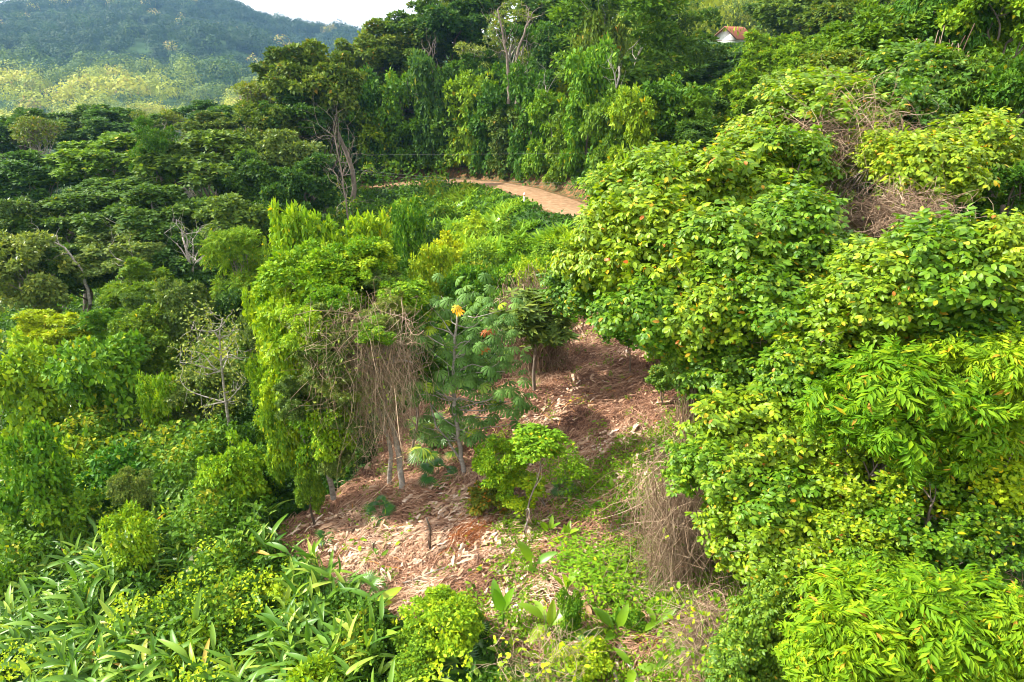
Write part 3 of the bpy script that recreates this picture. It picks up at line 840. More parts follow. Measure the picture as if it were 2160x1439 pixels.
    for i in range(4):
        s = slice(i, None, 4)
        place(mb, t_blade(.26, .1, 5, .06, .02, i), P[s], d[s], nr[s], (r.uniform(.12, .34, n) * np.where(r.random(n) < .15, 1.9, 1))[s], r.random(n)[s] * (.4 + .6 * (np.arange(n)[s] < n - 800)), r.uniform(.6, 1.3, n)[s])
    stuff(obj('dead_leaf_litter', mb.mesh('dead_leaves'), M['sheet']), 'bleached dead leaves lying in drifts on the clearing', 'litter')
litter()

def weeds():
    r = np.random.default_rng(33); mb = MB(); 
    c = sample_clear(r, 13000); g = greenness(c[:, 0], c[:, 1]); c = c[r.random(len(c)) < g * .8 + .035]
    m = 16; n = len(c) * m
    sp = r.uniform(.04, .17, len(c)).repeat(m)
    p = np.repeat(c, m, 0) + r.normal(size=(n, 2)) * sp[:, None]
    hh = np.repeat(r.uniform(.05, .3, len(c)), m) * r.uniform(.3, 1, n)
    P = np.c_[p, G(p[:, 0], p[:, 1]) + .05 + hh]
    nr = unit(r.normal(size=(n, 3)) * .5 + np.array([0, 0, 1])); dr = unit(np.c_[p - np.repeat(c, m, 0), np.zeros(n)] * 4 + r.normal(size=(n, 3)) * .5)
    tt = np.clip(np.repeat(r.random(len(c)), m) * .6 + r.random(n) * .4, 0, 1)
    place(mb, TRN, P[::2], dr[::2], nr[::2], r.uniform(.06, .15, n)[::2], tt[::2]); place(mb, TR, P[1::2], dr[1::2], nr[1::2], r.uniform(.05, .11, n)[1::2], tt[1::2])
    # grass-like shoots
    q = sample_clear(r, 6000); q = q[r.random(len(q)) < .12 + .6 * greenness(q[:, 0], q[:, 1])]; k = len(q)
    a = r.uniform(0, 6.28, k); L = r.uniform(.1, .35, k)
    A = np.c_[q, G(q[:, 0], q[:, 1])]; B = A + np.c_[np.cos(a) * L * .5, np.sin(a) * L * .5, L * .8]
    tubes(mb, np.stack([A, (A + B) / 2 + [0, 0, .03], B], 1), np.tile([.008, .007, .002], (k, 1)), 3, r.random(k))
    stuff(obj('weeds', mb.mesh('weeds'), M['weed']), 'low bright green weeds sprouting through the dry litter', 'weeds')
weeds()

# ------------------------------------------------------------------ heliconia ground cover, lower left
def poly_px_in(P, poly):
    ins = np.zeros(len(P), bool); n = len(poly)
    for i in range(n):
        x0, y0 = poly[i]; x1, y1 = poly[(i + 1) % n]
        c = ((y0 > P[:, 1]) != (y1 > P[:, 1]))
        ins ^= c & (P[:, 0] < (x1 - x0) * (P[:, 1] - y0) / (y1 - y0 + 1e-12) + x0)
    return ins

HEL_PX = [(-150, 1000), (60, 960), (330, 900), (420, 940), (470, 1060), (590, 1140), (640, 1215), (760, 1270), (830, 1340), (1000, 1439), (1000, 1650), (-300, 1650)]
HEL = np.array([gpt(u, v)[:2] for u, v in HEL_PX])
def blades_at(r, mb, q, n_lo, n_hi, L0, L1, tilt=(0.3, 1.1), tint=(0, 1), wind=None, tpls=BLADES, zoff=(.2, 1.1)):
    for c in q:
        k = int(r.integers(n_lo, n_hi + 1)); z = float(G(c[0], c[1]))
        a = r.uniform(0, 2 * math.pi) + np.arange(k) * 2.4 + r.normal(size=k) * .3
        el = r.uniform(tilt[0], tilt[1], k)
        d = np.stack([np.cos(a) * np.cos(el), np.sin(a) * np.cos(el), np.sin(el)], 1)
        if wind is not None: d = unit(d + wind * r.uniform(.2, .9, (k, 1)))
        P = np.array([c[0], c[1], z]) + np.c_[r.normal(size=(k, 2)) * .08, r.uniform(zoff[0], zoff[1], k)]
        nr = unit(np.array([0, 0, 1.]) + .25 * r.normal(size=(k, 3)) - d * .3)
        yield P, d, nr, r.uniform(L0, L1, k), r.uniform(tint[0], tint[1], k)
def helic():
    r = np.random.default_rng(41); mb = MB()
    lo, hi = HEL.min(0), HEL.max(0); q = np.stack([r.uniform(lo[0], hi[0], 9000), r.uniform(lo[1], hi[1], 9000)], 1)
    q = q[poly_px_in(q, HEL)]; q = q[~in_clear(q[:, 0], q[:, 1])]
    q = q[r.random(len(q)) < sst(.30, .52, fbm(q[:, 0] * .45, q[:, 1] * .45, 55, 3))]
    q = q[:3200]
    allp = list(blades_at(r, mb, q, 3, 5, .42, .95, (.3, 1.15), wind=np.array([-.55, -.15, 0])))
    P, d, nr, L, t = [np.concatenate(a) for a in zip(*allp)]
    pick = r.integers(0, 4, len(P))
    for i in range(4):
        m = pick == i; place(mb, BLADES[i], P[m], d[m], nr[m], L[m], t[m] ** 1.2, .62)
    st = np.stack([P - np.c_[d[:, :2] * .1, P[:, 2] - G(P[:, 0], P[:, 1])], P], 1)
    tubes(mb, st, np.tile([.014, .01], (len(st), 1)), 3, .3)
    stuff(obj('heliconia_undergrowth', mb.mesh('heliconia', True), M['blade']), 'dense long-bladed heliconia leaves leaning over the lower slope', 'undergrowth')
    mb = MB(); r = np.random.default_rng(43)                      # creeping vine leaves between the blades
    n = 90000; q = np.stack([r.uniform(lo[0], hi[0], n), r.uniform(lo[1], hi[1], n)], 1); q = q[poly_px_in(q, HEL)]; q = q[~in_clear(q[:, 0], q[:, 1])]
    f = fbm(q[:, 0] * .45, q[:, 1] * .45, 55, 3); q = q[r.random(len(q)) < 1.1 - sst(.35, .6, f)]; n = len(q)
    mound = fbm(q[:, 0] * .7, q[:, 1] * .7, 57, 3)
    P = np.c_[q, G(q[:, 0], q[:, 1]) + (.5 + 1.5 * sst(.4, .75, mound)) * (1 - .25 * r.random(n))]
    place(mb, TR, P, unit(r.normal(size=(n, 3)) + [0, 0, -.3]), unit(r.normal(size=(n, 3)) * .5 + [0, 0, 1]), r.uniform(.07, .15, n), np.clip(r.random(n) * .7 + .25, 0, 1))
    stuff(obj('creeper_leaves', mb.mesh('creeper_leaves'), M['vine']), 'small yellow-green creeper leaves spreading between the heliconia blades', 'creeper')
helic()

# ------------------------------------------------------------------ trees beyond the road
G1 = 'trees of the forest wall behind the dirt road'
# kind, material, u, v, w, h, Y, label  (u, v, w, h in photo pixels: where the crown is seen)
FOREST = [
 ('round', 'olive', 652, 205, 195, 200, 70, 'tall broad olive-green tree standing highest at the left end of the forest wall', 'darkbark'),
 ('round', 'olive', 615, 165, 150, 130, 72, 'dense olive crown making the left half of the tallest treetop', 'bark'),
 ('round', 'olive', 700, 190, 140, 160, 71, 'dense olive crown making the right half of the tallest treetop', 'bark'),
 ('round', 'dark', 630, 265, 160, 140, 68, 'dark green tree right under the tallest treetop', 'darkbark'),
 ('round', 'olive', 560, 300, 150, 150, 66, 'rounded olive tree below the tallest tree at the left end of the forest wall', 'bark'),
 ('round', 'olive', 735, 165, 110, 110, 84, 'small domed tree on the skyline beside the pale gap of sky', 'bark'),
 ('round', 'olive', 805, 120, 160, 130, 86, 'flat domed olive tree rising against the white sky next to the far ridge', 'bark'),
 ('round', 'olive', 765, 210, 150, 110, 74, 'domed tree with faded tips under the skyline trees', 'bark'),
 ('round', 'dark', 885, 75, 180, 130, 92, 'dark wide-domed tree on the skyline right of the flat olive one', 'darkbark'),
 ('round', 'olive', 870, 135, 150, 130, 80, 'olive domed tree in front of the dark wide-domed one', 'bark'),
 ('round', 'dark', 960, 70, 180, 150, 90, 'dark round tree on the skyline left of the bare forked trunks', 'darkbark'),
 ('round', 'olive', 1000, 10, 180, 110, 97, 'olive tree cut by the top edge above the forked trunks', 'bark'),
 ('sparse', 'olive', 1085, 60, 210, 190, 78, 'open-crowned tall tree with pale forked trunk bare below its thin leaves', 'palebark'),
 ('sparse', 'grey', 1030, 120, 150, 170, 77, 'thin-crowned tree with crooked pale stem left of the forked one', 'palebark'),
 ('round', 'dark', 1170, 50, 200, 150, 90, 'dark green tree at the top edge right of the forked trunks', 'darkbark'),
 ('round', 'mid', 1230, 10, 200, 120, 100, 'mid-green tree at the top edge behind the tall layered tree', 'bark'),
 ('layered', 'mid', 1310, 95, 330, 260, 66, 'tall light green layered tree with long bare pinkish trunk', 'palebark'),
 ('layered', 'dark', 1420, 160, 200, 230, 74, 'shadowy layered tree right behind the tall light green one', 'darkbark'),
 ('round', 'dark', 1500, 240, 160, 190, 72, 'blue-dark round tree below the house clearing', 'darkbark'),
 ('round', 'olive', 900, 230, 150, 150, 72, 'olive tree over the leaning pale dead trunk', 'bark'),
 ('round', 'dark', 835, 250, 140, 170, 72, 'dark tree between the orange-tipped tree and the leaning trunk', 'darkbark'),
 ('round', 'dark', 720, 280, 150, 170, 70, 'dark green tree under the domed rusty one', 'darkbark'),
 ('round', 'deep', 1040, 190, 120, 140, 71, 'deep green round tree below the forked trunks', 'darkbark'),
 ('round', 'mid', 1010, 160, 120, 110, 73, 'yellowish-green domed tree left of the forked trunks', 'bark'),
 ('layered', 'mid', 1120, 170, 160, 200, 70, 'slender light green tree with thin white stem left of the layered giant', 'palebark'),
 ('round', 'deep', 1190, 140, 130, 160, 72, 'deep green tree filling the gap left of the layered giant', 'darkbark'),
 ('round', 'bright', 1365, 262, 150, 120, 57, 'round bright green tree standing in front of the layered giant trunk', 'bark'),
 ('pinlayer', 'lime', 1205, 262, 95, 130, 62, 'vivid yellow-green small tree glowing against the dark forest wall', 'palebark'),
 ('pinlayer', 'bright', 985, 240, 80, 120, 66, 'yellowish small tree left of the vivid yellow-green one', 'bark'),
 ('pinlayer', 'bright', 1085, 255, 100, 110, 65, 'bright feathery tree midway along the forest wall', 'bark'),
 ('round', 'grey', 880, 300, 110, 110, 68, 'greyish tree beneath the leaning pale trunk', 'bark'),
]
def beyond_road(u, v, Y, gap):
    for _ in range(40):                                # behind the road and its bank
        q = at(u, v, Y); sd_ = float(road_sd(q[0:1], q[1:2])[0][0])
        if abs(sd_) > 98 or sd_ > ROAD_W + gap: break
        Y += .8
    return Y
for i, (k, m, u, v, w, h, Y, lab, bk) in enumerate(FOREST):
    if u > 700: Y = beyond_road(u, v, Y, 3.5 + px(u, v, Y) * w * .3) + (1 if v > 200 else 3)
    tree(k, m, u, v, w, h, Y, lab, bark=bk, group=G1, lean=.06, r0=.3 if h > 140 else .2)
WALL = [
 (800, 350, 75, 110, 64, 'bright', 'low bright climber-hung tree nearest the left end of the red road bank'),
 (760, 330, 80, 150, 66, 'mid', 'narrow climber-hung tree just left of the red bank'),
 (845, 320, 80, 150, 66, 'vine2', 'slim green column of climbers over the left part of the bank'),
 (890, 345, 75, 100, 65, 'mid', 'short leafy tree leaning over the bank, second from its left end'),
 (925, 300, 80, 170, 67, 'deep', 'tall dark climber column above the bank beside the leaning trunk'),
 (960, 345, 75, 100, 64, 'mid', 'rounded shrubby tree above the red bank where road vanishes'),
 (1000, 310, 85, 140, 66, 'bright', 'light green climber mass below the yellowish small tree'),
 (1045, 320, 80, 130, 64, 'mid', 'climber-covered tree above the dark hollow of the bank'),
 (1080, 345, 80, 110, 62, 'olive', 'pale olive bushy tree hanging over the road bank'),
 (1120, 310, 80, 140, 65, 'mid', 'green tree wall column left of the thin white stem'),
 (1160, 335, 80, 130, 62, 'bright', 'light climber column beneath the vivid yellow-green tree'),
 (1200, 355, 70, 110, 60, 'mid', 'short bushy tree above the right part of the road'),
 (1245, 310, 85, 180, 61, 'vine2', 'dusky climber column right of the vivid yellow-green tree'),
 (1255, 200, 90, 150, 67, 'olive', 'hanging vine mass under the left side of the layered giant'),
 (1290, 340, 85, 140, 56, 'mid', 'climber mass at the foot of the layered giant'),
 (1335, 330, 85, 130, 52, 'bright', 'light green leafy mass below the round bright tree'),
 (700, 350, 90, 120, 62, 'dark', 'dark tree mass left of the climber-hung trees by the road'),
 (1420, 320, 110, 130, 52, 'mid', 'green tree between the round bright tree and the broad-leaved trees'),
]
for (u, v, w, h, Y, m, lab) in WALL:
    Y = beyond_road(u, v, Y, .7 + px(u, v, Y) * w * .3)
    tree('column', m, u, v - h * .2, w * 1.4, h * 1.6, Y, lab, group='climber-hung trees above the road bank', name='climber_covered_tree', cat='climber tree', bark='darkbark', nl=4)

# leaning and bare trunks seen among the crowns
def bare_trunk(pts, Y, r0, label, mat='palebark', twigs=6, name='bare_trunk', Y2=None):
    if pts[0][0] > 820: Y = beyond_road(pts[0][0], pts[0][1], Y, 2.0)
    P = [at(u, v, Y + ((Y2 or Y) - Y) * i / (len(pts) - 1)) for i, (u, v) in enumerate(pts)]
    b = P[0].copy(); b[2] = min(b[2], float(G(b[0], b[1])) - .1) if b[2] - float(G(b[0], b[1])) < 6 else b[2] - 2.5
    P = np.array([b] + P); k = 12
    s = np.r_[0, np.cumsum(np.linalg.norm(np.diff(P, axis=0), axis=1))]; t = np.linspace(0, s[-1], k)
    Q = np.stack([np.interp(t, s, P[:, i]) for i in range(3)], 1) - b
    Q[1:-1] += RS.normal(size=(k - 2, 3)) * r0 * .35
    root = thing(name, label, 'bare tree', b)
    mb = MB(); tubes(mb, Q, np.linspace(r0, r0 * .35, k) * .75, 8, .6)
    obj('trunk', mb.mesh('trunk', True), M[mat], root)
    mb = MB(); r0b = r0 * .55; twigs = max(twigs, 6)
    for i in range(twigs):
        j = int(RS.integers(k // 2, k)); r0 = r0b; L = np.linalg.norm(Q[-1]) * RS.uniform(.12, .3)
        d = unit(Q[-1] - Q[k // 2]) + RS.normal(size=3) * .6; e = Q[j] + unit(d) * L
        B = bend(RS, Q[j], e, 6, .1); tubes(mb, B, np.linspace(r0 * .35, r0 * .08, 6), 5, .6)
        for q in range(3):
            e2 = B[3 + q % 3] + (unit(d) + RS.normal(size=3) * .7) * L * .4
            tubes(mb, bend(RS, B[3 + q % 3], e2, 4, .1), np.linspace(r0 * .14, r0 * .03, 4), 3, .6)
    obj('branches', mb.mesh('branches', True), M[mat], root)
    return root
bare_trunk([(932, 230), (912, 170), (905, 120)], 73, .3, 'slanting grey trunk seen between the domed skyline trees', 'bark', 8)
bare_trunk([(905, 216), (880, 200), (855, 184)], 66, .2, 'pale dead trunk leaning left across the forest wall', 'palebark', 4)
bare_trunk([(867, 350), (858, 280), (845, 215)], 62.5, .2, 'long thin grey trunk standing left of the bank hollow', 'bark', 5)
bare_trunk([(1072, 165), (1066, 90), (1050, 20)], 74, .26, 'tall pale forked trunk at the top of the forest wall', 'bark', 9)
bare_trunk([(1090, 165), (1092, 100), (1120, 40)], 73, .28, 'grey branching trunk right beside the tall pale forked one', 'bark', 10)
bare_trunk([(1165, 300), (1158, 240), (1150, 180)], 60, .13, 'thin white stem left of the vivid yellow-green tree', 'palebark', 4)
bare_trunk([(1297, 268), (1303, 200), (1306, 140)], 58, .24, 'straight pinkish bare trunk under the layered giant', 'palebark', 6)
bare_trunk([(735, 460), (722, 370), (706, 290)], 52, .12, 'dead whitish tree with fine twigs in front of the dark trees left of the road', 'bark', 26)
bare_trunk([(565, 270), (545, 235), (530, 205)], 80, .22, 'grey leaning bare tree left of the tallest tree', 'palebark', 24)

# tall grass and arching blades on the bank between the road and the climber mounds
def tall_grass():
    r = np.random.default_rng(47); mb = MB(); n = 5200
    uv = np.stack([r.uniform(790, 1200, n), r.uniform(408, 590, n)], 1)
    d = ray(uv[:, 0], uv[:, 1]); Yq = np.full(n, 30.)
    for _ in range(60): Yq = np.where(d[:, 2] / d[:, 1] * Yq > G(d[:, 0] / d[:, 1] * Yq, Yq), Yq + .8, Yq)
    q = np.stack([d[:, 0] / d[:, 1] * Yq, Yq], 1)
    sdq = road_sd(q[:, 0], q[:, 1])[0]; f = fbm(q[:, 0] * .35, q[:, 1] * .35, 77, 3)
    q = q[(sdq < -ROAD_W - .8) & (f > .42)]; f = fbm(q[:, 0] * .35, q[:, 1] * .35, 77, 3); m = 5; n = len(q) * m
    c = np.repeat(q, m, 0); a = r.uniform(0, 6.28, n); el = r.uniform(.5, 1.4, n); L = r.uniform(.5, 1.3, n) * np.repeat(.6 + 1.2 * (f - .42) * 4, m).clip(.6, 1.5)
    near = road_sd(c[:, 0], c[:, 1])[0]; L = L * (.4 + .6 * sst(2.5, 8, -near))
    dd = np.stack([np.cos(a) * np.cos(el), np.sin(a) * np.cos(el), np.sin(el)], 1)
    P = np.c_[c + r.normal(size=(n, 2)) * .12, G(c[:, 0], c[:, 1]) + .1]
    place(mb, t_blade(.16, .7, 4, 0, .02, 5), P, dd, unit(np.array([0, 0, 1.]) - dd * .3 + r.normal(size=(n, 3)) * .2), L, np.clip(r.random(n) * .6 + np.repeat(f - .4, m) * 1.5, 0, .9))
    stuff(obj('tall_grass', mb.mesh('tall_grass'), M['weed']), 'tall bright grass and arching blades on the slope just below the dirt road', 'grass')
tall_grass()

# ------------------------------------------------------------------ right hillside behind: house, trees round it
HILL = [
 ('round', 'dark', 1650, 30, 150, 100, 115, 'dark tree above and right of the white house', 'darkbark'),
 ('round', 'dark', 1690, 50, 170, 130, 92, 'dark hillside tree right of the one over the house', 'darkbark'),
 ('round', 'olive', 1790, 60, 170, 130, 74, 'olive-dark hillside tree below the top edge, left of the vine-hung slope', 'bark'),
 ('round', 'mid', 1440, 60, 120, 90, 150, 'light green tree left of the white house', 'bark'),
 ('round', 'mid', 1500, 135, 100, 60, 120, 'light rounded tree right under the white house', 'bark'),
 ('round', 'dark', 1545, 165, 140, 90, 95, 'dark tree below the white house', 'darkbark'),
 ('rosette', 'bright', 1625, 140, 130, 130, 62, 'bright whorl-leaved tree downhill from the house', 'bark'),
 ('rosette', 'bright', 1690, 150, 120, 130, 58, 'second bright whorl-leaved tree, right of the first below the house', 'bark'),
 ('round', 'mid', 1760, 120, 120, 110, 64, 'pale green bushy tree on the hillside beside the whorl-leaved pair', 'bark'),
 ('round', 'dark', 1560, 250, 130, 130, 54, 'dark rounded tree left of the whorl-leaved trees', 'darkbark'),
 ('rosette', 'bright', 1600, 205, 150, 120, 48, 'green whorl-leaved tree nearest the broad-leaved slope', 'bark'),
 ('pinlayer', 'bright', 1465, 260, 70, 90, 50, 'small feathery sapling with pale stem in the dark hollow', 'palebark'),
 ('round', 'dark', 1500, 312, 140, 100, 46, 'dusky thicket tree in the hollow above the broad-leaved trees', 'darkbark'),
 ('round', 'dark', 1680, 240, 120, 110, 44, 'dusky tree behind the broad-leaved crest', 'darkbark'),
]
for (k, m, u, v, w, h, Y, lab, bk) in HILL:
    tree(k, m, u, v, w * 1.1, h * 1.1, Y, lab, bark=bk, name='hillside_tree', group='trees on the right-hand hillside')

def house():
    c = at(1545, 96, 190); base = np.array([c[0], c[1], c[2] - 1.6])
    t = thing('white_house', 'small white house with red tiled gable roof among hillside trees', 'house', base)
    t.rotation_euler = (0, 0, math.radians(48))
    def bx(mb, x0, x1, y0, y1, z0, z1):
        V = np.array([(x, y, z) for x in (x0, x1) for y in (y0, y1) for z in (z0, z1)])
        mb.add(V, [(0, 1, 3, 2), (4, 6, 7, 5), (0, 4, 5, 1), (2, 3, 7, 6), (0, 2, 6, 4), (1, 5, 7, 3)], .5)
    W, L, H, R = 2.7, 4.6, 3.4, 2.2
    mb = MB()
    V = [(-L, -W, -2), (-L, W, -2), (-L, W, H), (-L, 0, H + R), (-L, -W, H), (L, -W, -2), (L, W, -2), (L, W, H), (L, 0, H + R), (L, -W, H)]
    mb.add(np.array(V, float), [(0, 4, 3, 2, 1), (5, 6, 7, 8, 9), (0, 5, 9, 4), (1, 2, 7, 6), (4, 9, 8, 3), (3, 8, 7, 2)], .5)
    obj('wall', mb.mesh('wall'), M['white'], t)
    mb = MB()
    for s in (-1, 1):
        o = W + .7; zo = H - .7 * R / W
        V = [(-L - .7, 0, H + R + .05), (L + .7, 0, H + R + .05), (L + .7, s * o, zo + .05), (-L - .7, s * o, zo + .05)]
        V += [(x, y, z + .22) for x, y, z in V]
        mb.add(np.array(V, float), [(0, 1, 2, 3), (7, 6, 5, 4), (0, 4, 5, 1), (1, 5, 6, 2), (2, 6, 7, 3), (3, 7, 4, 0)], .5)
        for i in range(34):
            x = -L - .6 + i * (2 * L + 1.2) / 33
            tubes(mb, np.array([(x, 0, H + R + .29), (x, s * o, zo + .29)]), np.array([.1, .1]), 5, .5)
    obj('roof', mb.mesh('roof'), M['tile'], t)
    mb = MB(); bx(mb, -L - .78, -L - .72, -W - .7, W + .7, H - .72, H - .6)
    for s in (-1, 1):
        tubes(mb, np.array([(-L - .76, 0, H + R + .1), (-L - .76, s * (W + .7), H - .42)]), np.array([.12, .12]), 4, .5)
    obj('barge_board', mb.mesh('barge_board'), M['wood'], t)
    for y in (-1.6, 1.6):
        mb = MB(); bx(mb, -L - .06, -L - .003, y - .6, y + .6, .9, 2.2)
        f = obj('window', mb.mesh('window'), M['wood'], t)
        mb = MB(); bx(mb, -L - .09, -L - .063, y - .5, y + .5, 1.0, 2.1); obj('pane', mb.mesh('pane'), M['glass'], f)
    mb = MB(); bx(mb, -1, 0, -W - .06, -W - .003, 0, 2.1); obj('door', mb.mesh('door'), M['wood'], t)
    mb = MB(); bx(mb, -L - 4, -L - .2, -W, W, -2, -.2); obj('terrace', mb.mesh('terrace'), M['white'], t)
house()

# ------------------------------------------------------------------ left forest
G2 = 'trees of the dark forest on the left'
LEFT = [
 ('round', 'dark', 420, 365, 250, 150, 56, 'broad dark tree with sunlit yellow-green top in the left forest', 'bark'),
 ('layered', 'mid', 335, 345, 90, 150, 54, 'bright-edged tree at the left shoulder of the broad dark tree', 'bark'),
 ('round', 'mid', 200, 350, 230, 110, 60, 'spreading sunlit tree left of the broad dark one', 'bark'),
 ('round', 'deep', 60, 385, 190, 110, 58, 'round-topped tree at the left edge below the dry-crowned trees', 'bark'),
 ('round', 'deep', 250, 425, 220, 90, 52, 'flat sunlit canopy tree below the spreading sunlit tree', 'bark'),
 ('round', 'grey', 600, 345, 140, 130, 60, 'greyish round tree at the right end of the left forest', 'bark'),
 ('round', 'dark', 540, 400, 140, 140, 54, 'dark blue-green round tree right of the broad dark one', 'darkbark'),
 ('round', 'dark', 640, 400, 130, 130, 54, 'dark round tree left of the whitish dead tree', 'darkbark'),
 ('round', 'olive', 520, 320, 130, 80, 64, 'olive canopy behind the broad dark tree', 'bark'),
 ('round', 'olive', 450, 280, 110, 70, 72, 'small olive crown right of the pale bare tree on the ridge', 'bark'),
 ('round', 'deep', 520, 260, 150, 90, 78, 'green ridge tree left of the rounded olive tree', 'bark'),
 ('round', 'deep', 430, 245, 110, 60, 88, 'ridge tree farthest left of the leaning bare tree', 'bark'),
 ('round', 'deep', 280, 275, 160, 80, 84, 'dark ridge crown between the two dry-crowned trees', 'darkbark'),
 ('round', 'dark', 190, 270, 150, 80, 92, 'dark ridge crown right of the left dry-crowned tree', 'darkbark'),
 ('round', 'dark', 30, 290, 160, 100, 84, 'dark crown at the left edge behind the dry-crowned tree', 'darkbark'),
 ('sparse', 'olive', 345, 285, 110, 110, 70, 'thin pale-stemmed tree with sparse olive leaves on the ridge', 'palebark'),
 ('round', 'dark', 330, 470, 230, 130, 48, 'shaded tree with tangled pale roots and limbs in the left forest', 'palebark'),
 ('round', 'dark', 130, 470, 200, 120, 50, 'shaded tree behind the curved pale branch', 'bark'),
 ('round', 'grey', 30, 480, 130, 120, 48, 'dusty green tree at the left edge, middle height', 'bark'),
 ('round', 'dark', 480, 480, 180, 130, 47, 'shaded tree above the bright conical one', 'darkbark'),
 ('round', 'grey', 260, 540, 180, 100, 43, 'grey-green shaded tree right of the curved pale branch', 'bark'),
 ('round', 'dark', 420, 560, 150, 110, 43, 'dark grey-green tree left of the bright conical tree', 'darkbark'),
 ('round', 'grey', 60, 590, 170, 170, 40, 'large dusty olive tree at the left edge above the yellow-green trees', 'bark'),
 ('round', 'dark', 150, 570, 150, 110, 43, 'dark tree beneath the curved pale branch', 'darkbark'),
 ('round', 'dark', 590, 480, 120, 140, 48, 'very dark tree behind the yellow-green column', 'darkbark'),
 ('pinlayer', 'bright', 502, 580, 130, 150, 37, 'bright green conical tree standing out of the dark forest', 'bark'),
 ('rosette', 'mid', 285, 630, 150, 140, 37, 'leafy whorled green tree below the grey-green shaded tree', 'bark'),
 ('rosette', 'deep', 330, 680, 120, 130, 35, 'darker whorled tree right below the leafy whorled green one', 'bark'),
 ('roundfine', 'grey', 390, 670, 110, 160, 34, 'pale olive cone-shaped tree left of the tall thin sapling', 'bark'),
 ('roundfine', 'grey', 545, 730, 80, 160, 32, 'narrow greyish tree behind the tall thin sapling', 'bark'),
 ('round', 'deep', 500, 680, 110, 130, 35, 'deep green tree under the bright conical one', 'darkbark'),
 ('rosette', 'lime', 115, 710, 140, 100, 33, 'yellow-green tree left of the twin yellow-green tree', 'bark'),
 ('rosette', 'bright', 230, 700, 130, 110, 33.5, 'yellow-green tree right of its twin, above the vine columns', 'bark'),
 ('round', 'mid', 310, 740, 130, 150, 32, 'rounded green tree behind the big vine column', 'bark'),
]
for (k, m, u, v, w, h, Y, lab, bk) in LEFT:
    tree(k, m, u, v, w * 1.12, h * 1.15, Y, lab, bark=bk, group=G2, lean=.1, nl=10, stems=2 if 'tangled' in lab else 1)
bare_trunk([(170, 560), (135, 520), (90, 500)], 41, .14, 'curved pale branch reaching left out of the shaded forest', 'palebark', 5)
bare_trunk([(408, 620), (404, 560), (385, 500)], 41.5, .2, 'pale forked trunk in the dark hollow of the left forest', 'palebark', 16)
bare_trunk([(300, 580), (270, 555), (245, 545)], 40.5, .13, 'low pale limb leaning left beside the dark hollow', 'palebark', 6)

def twiggy_tree(u, v, w, h, Y, label, name='dry_crowned_tree', leafmat='olive', leaves=2600, nst=260):
    c = at(u, v, Y); m = px(u, v, Y); rad = np.array([w * m / 2, w * m / 2, h * m / 2]); b = c.copy(); b[2] = float(G(b[0], b[1]))
    t = thing(name, label, 'tree', b)
    r = RS; st = 'umbrella'; C, R = lumps_for(st, r)
    obj('trunk', trunk_mesh(r, b, c, rad, (C, R), .2, .08, 14), M['palebark'], t)
    mb = MB()
    k = r.integers(0, len(C), nst); A = c - b + C[k] * rad * .55; E = c - b + (C[k] + rand_dir(r, nst) * R[k] * 1.2) * rad
    Pm = (A + E) / 2 + r.normal(size=(nst, 3)) * .12 * rad
    tubes(mb, np.stack([A, Pm, E], 1), np.tile([.035, .02, .008], (nst, 1)), 3, r.random(nst))
    obj('twigs', mb.mesh('twigs'), M['twig'], t)
    P, out, kk = leaf_points(r, C, R, leaves); mb = MB(); foliate(mb, r, P * rad + (c - b), out, [TR], .28, lump=kk, tint_lo=.45)
    obj('crown', mb.mesh('crown'), M[leafmat], t)
    return t
twiggy_tree(82, 290, 110, 110, 74, 'dry brownish-crowned tree with pale trunk on the left edge of the ridge')
twiggy_tree(350, 262, 100, 60, 86, 'small dry-crowned tree behind the thin pale-stemmed one', leafmat='olive')
twiggy_tree(535, 210, 110, 90, 76, 'greyish half-bare tree against the far hillside beside the tallest tree', leafmat='olive')

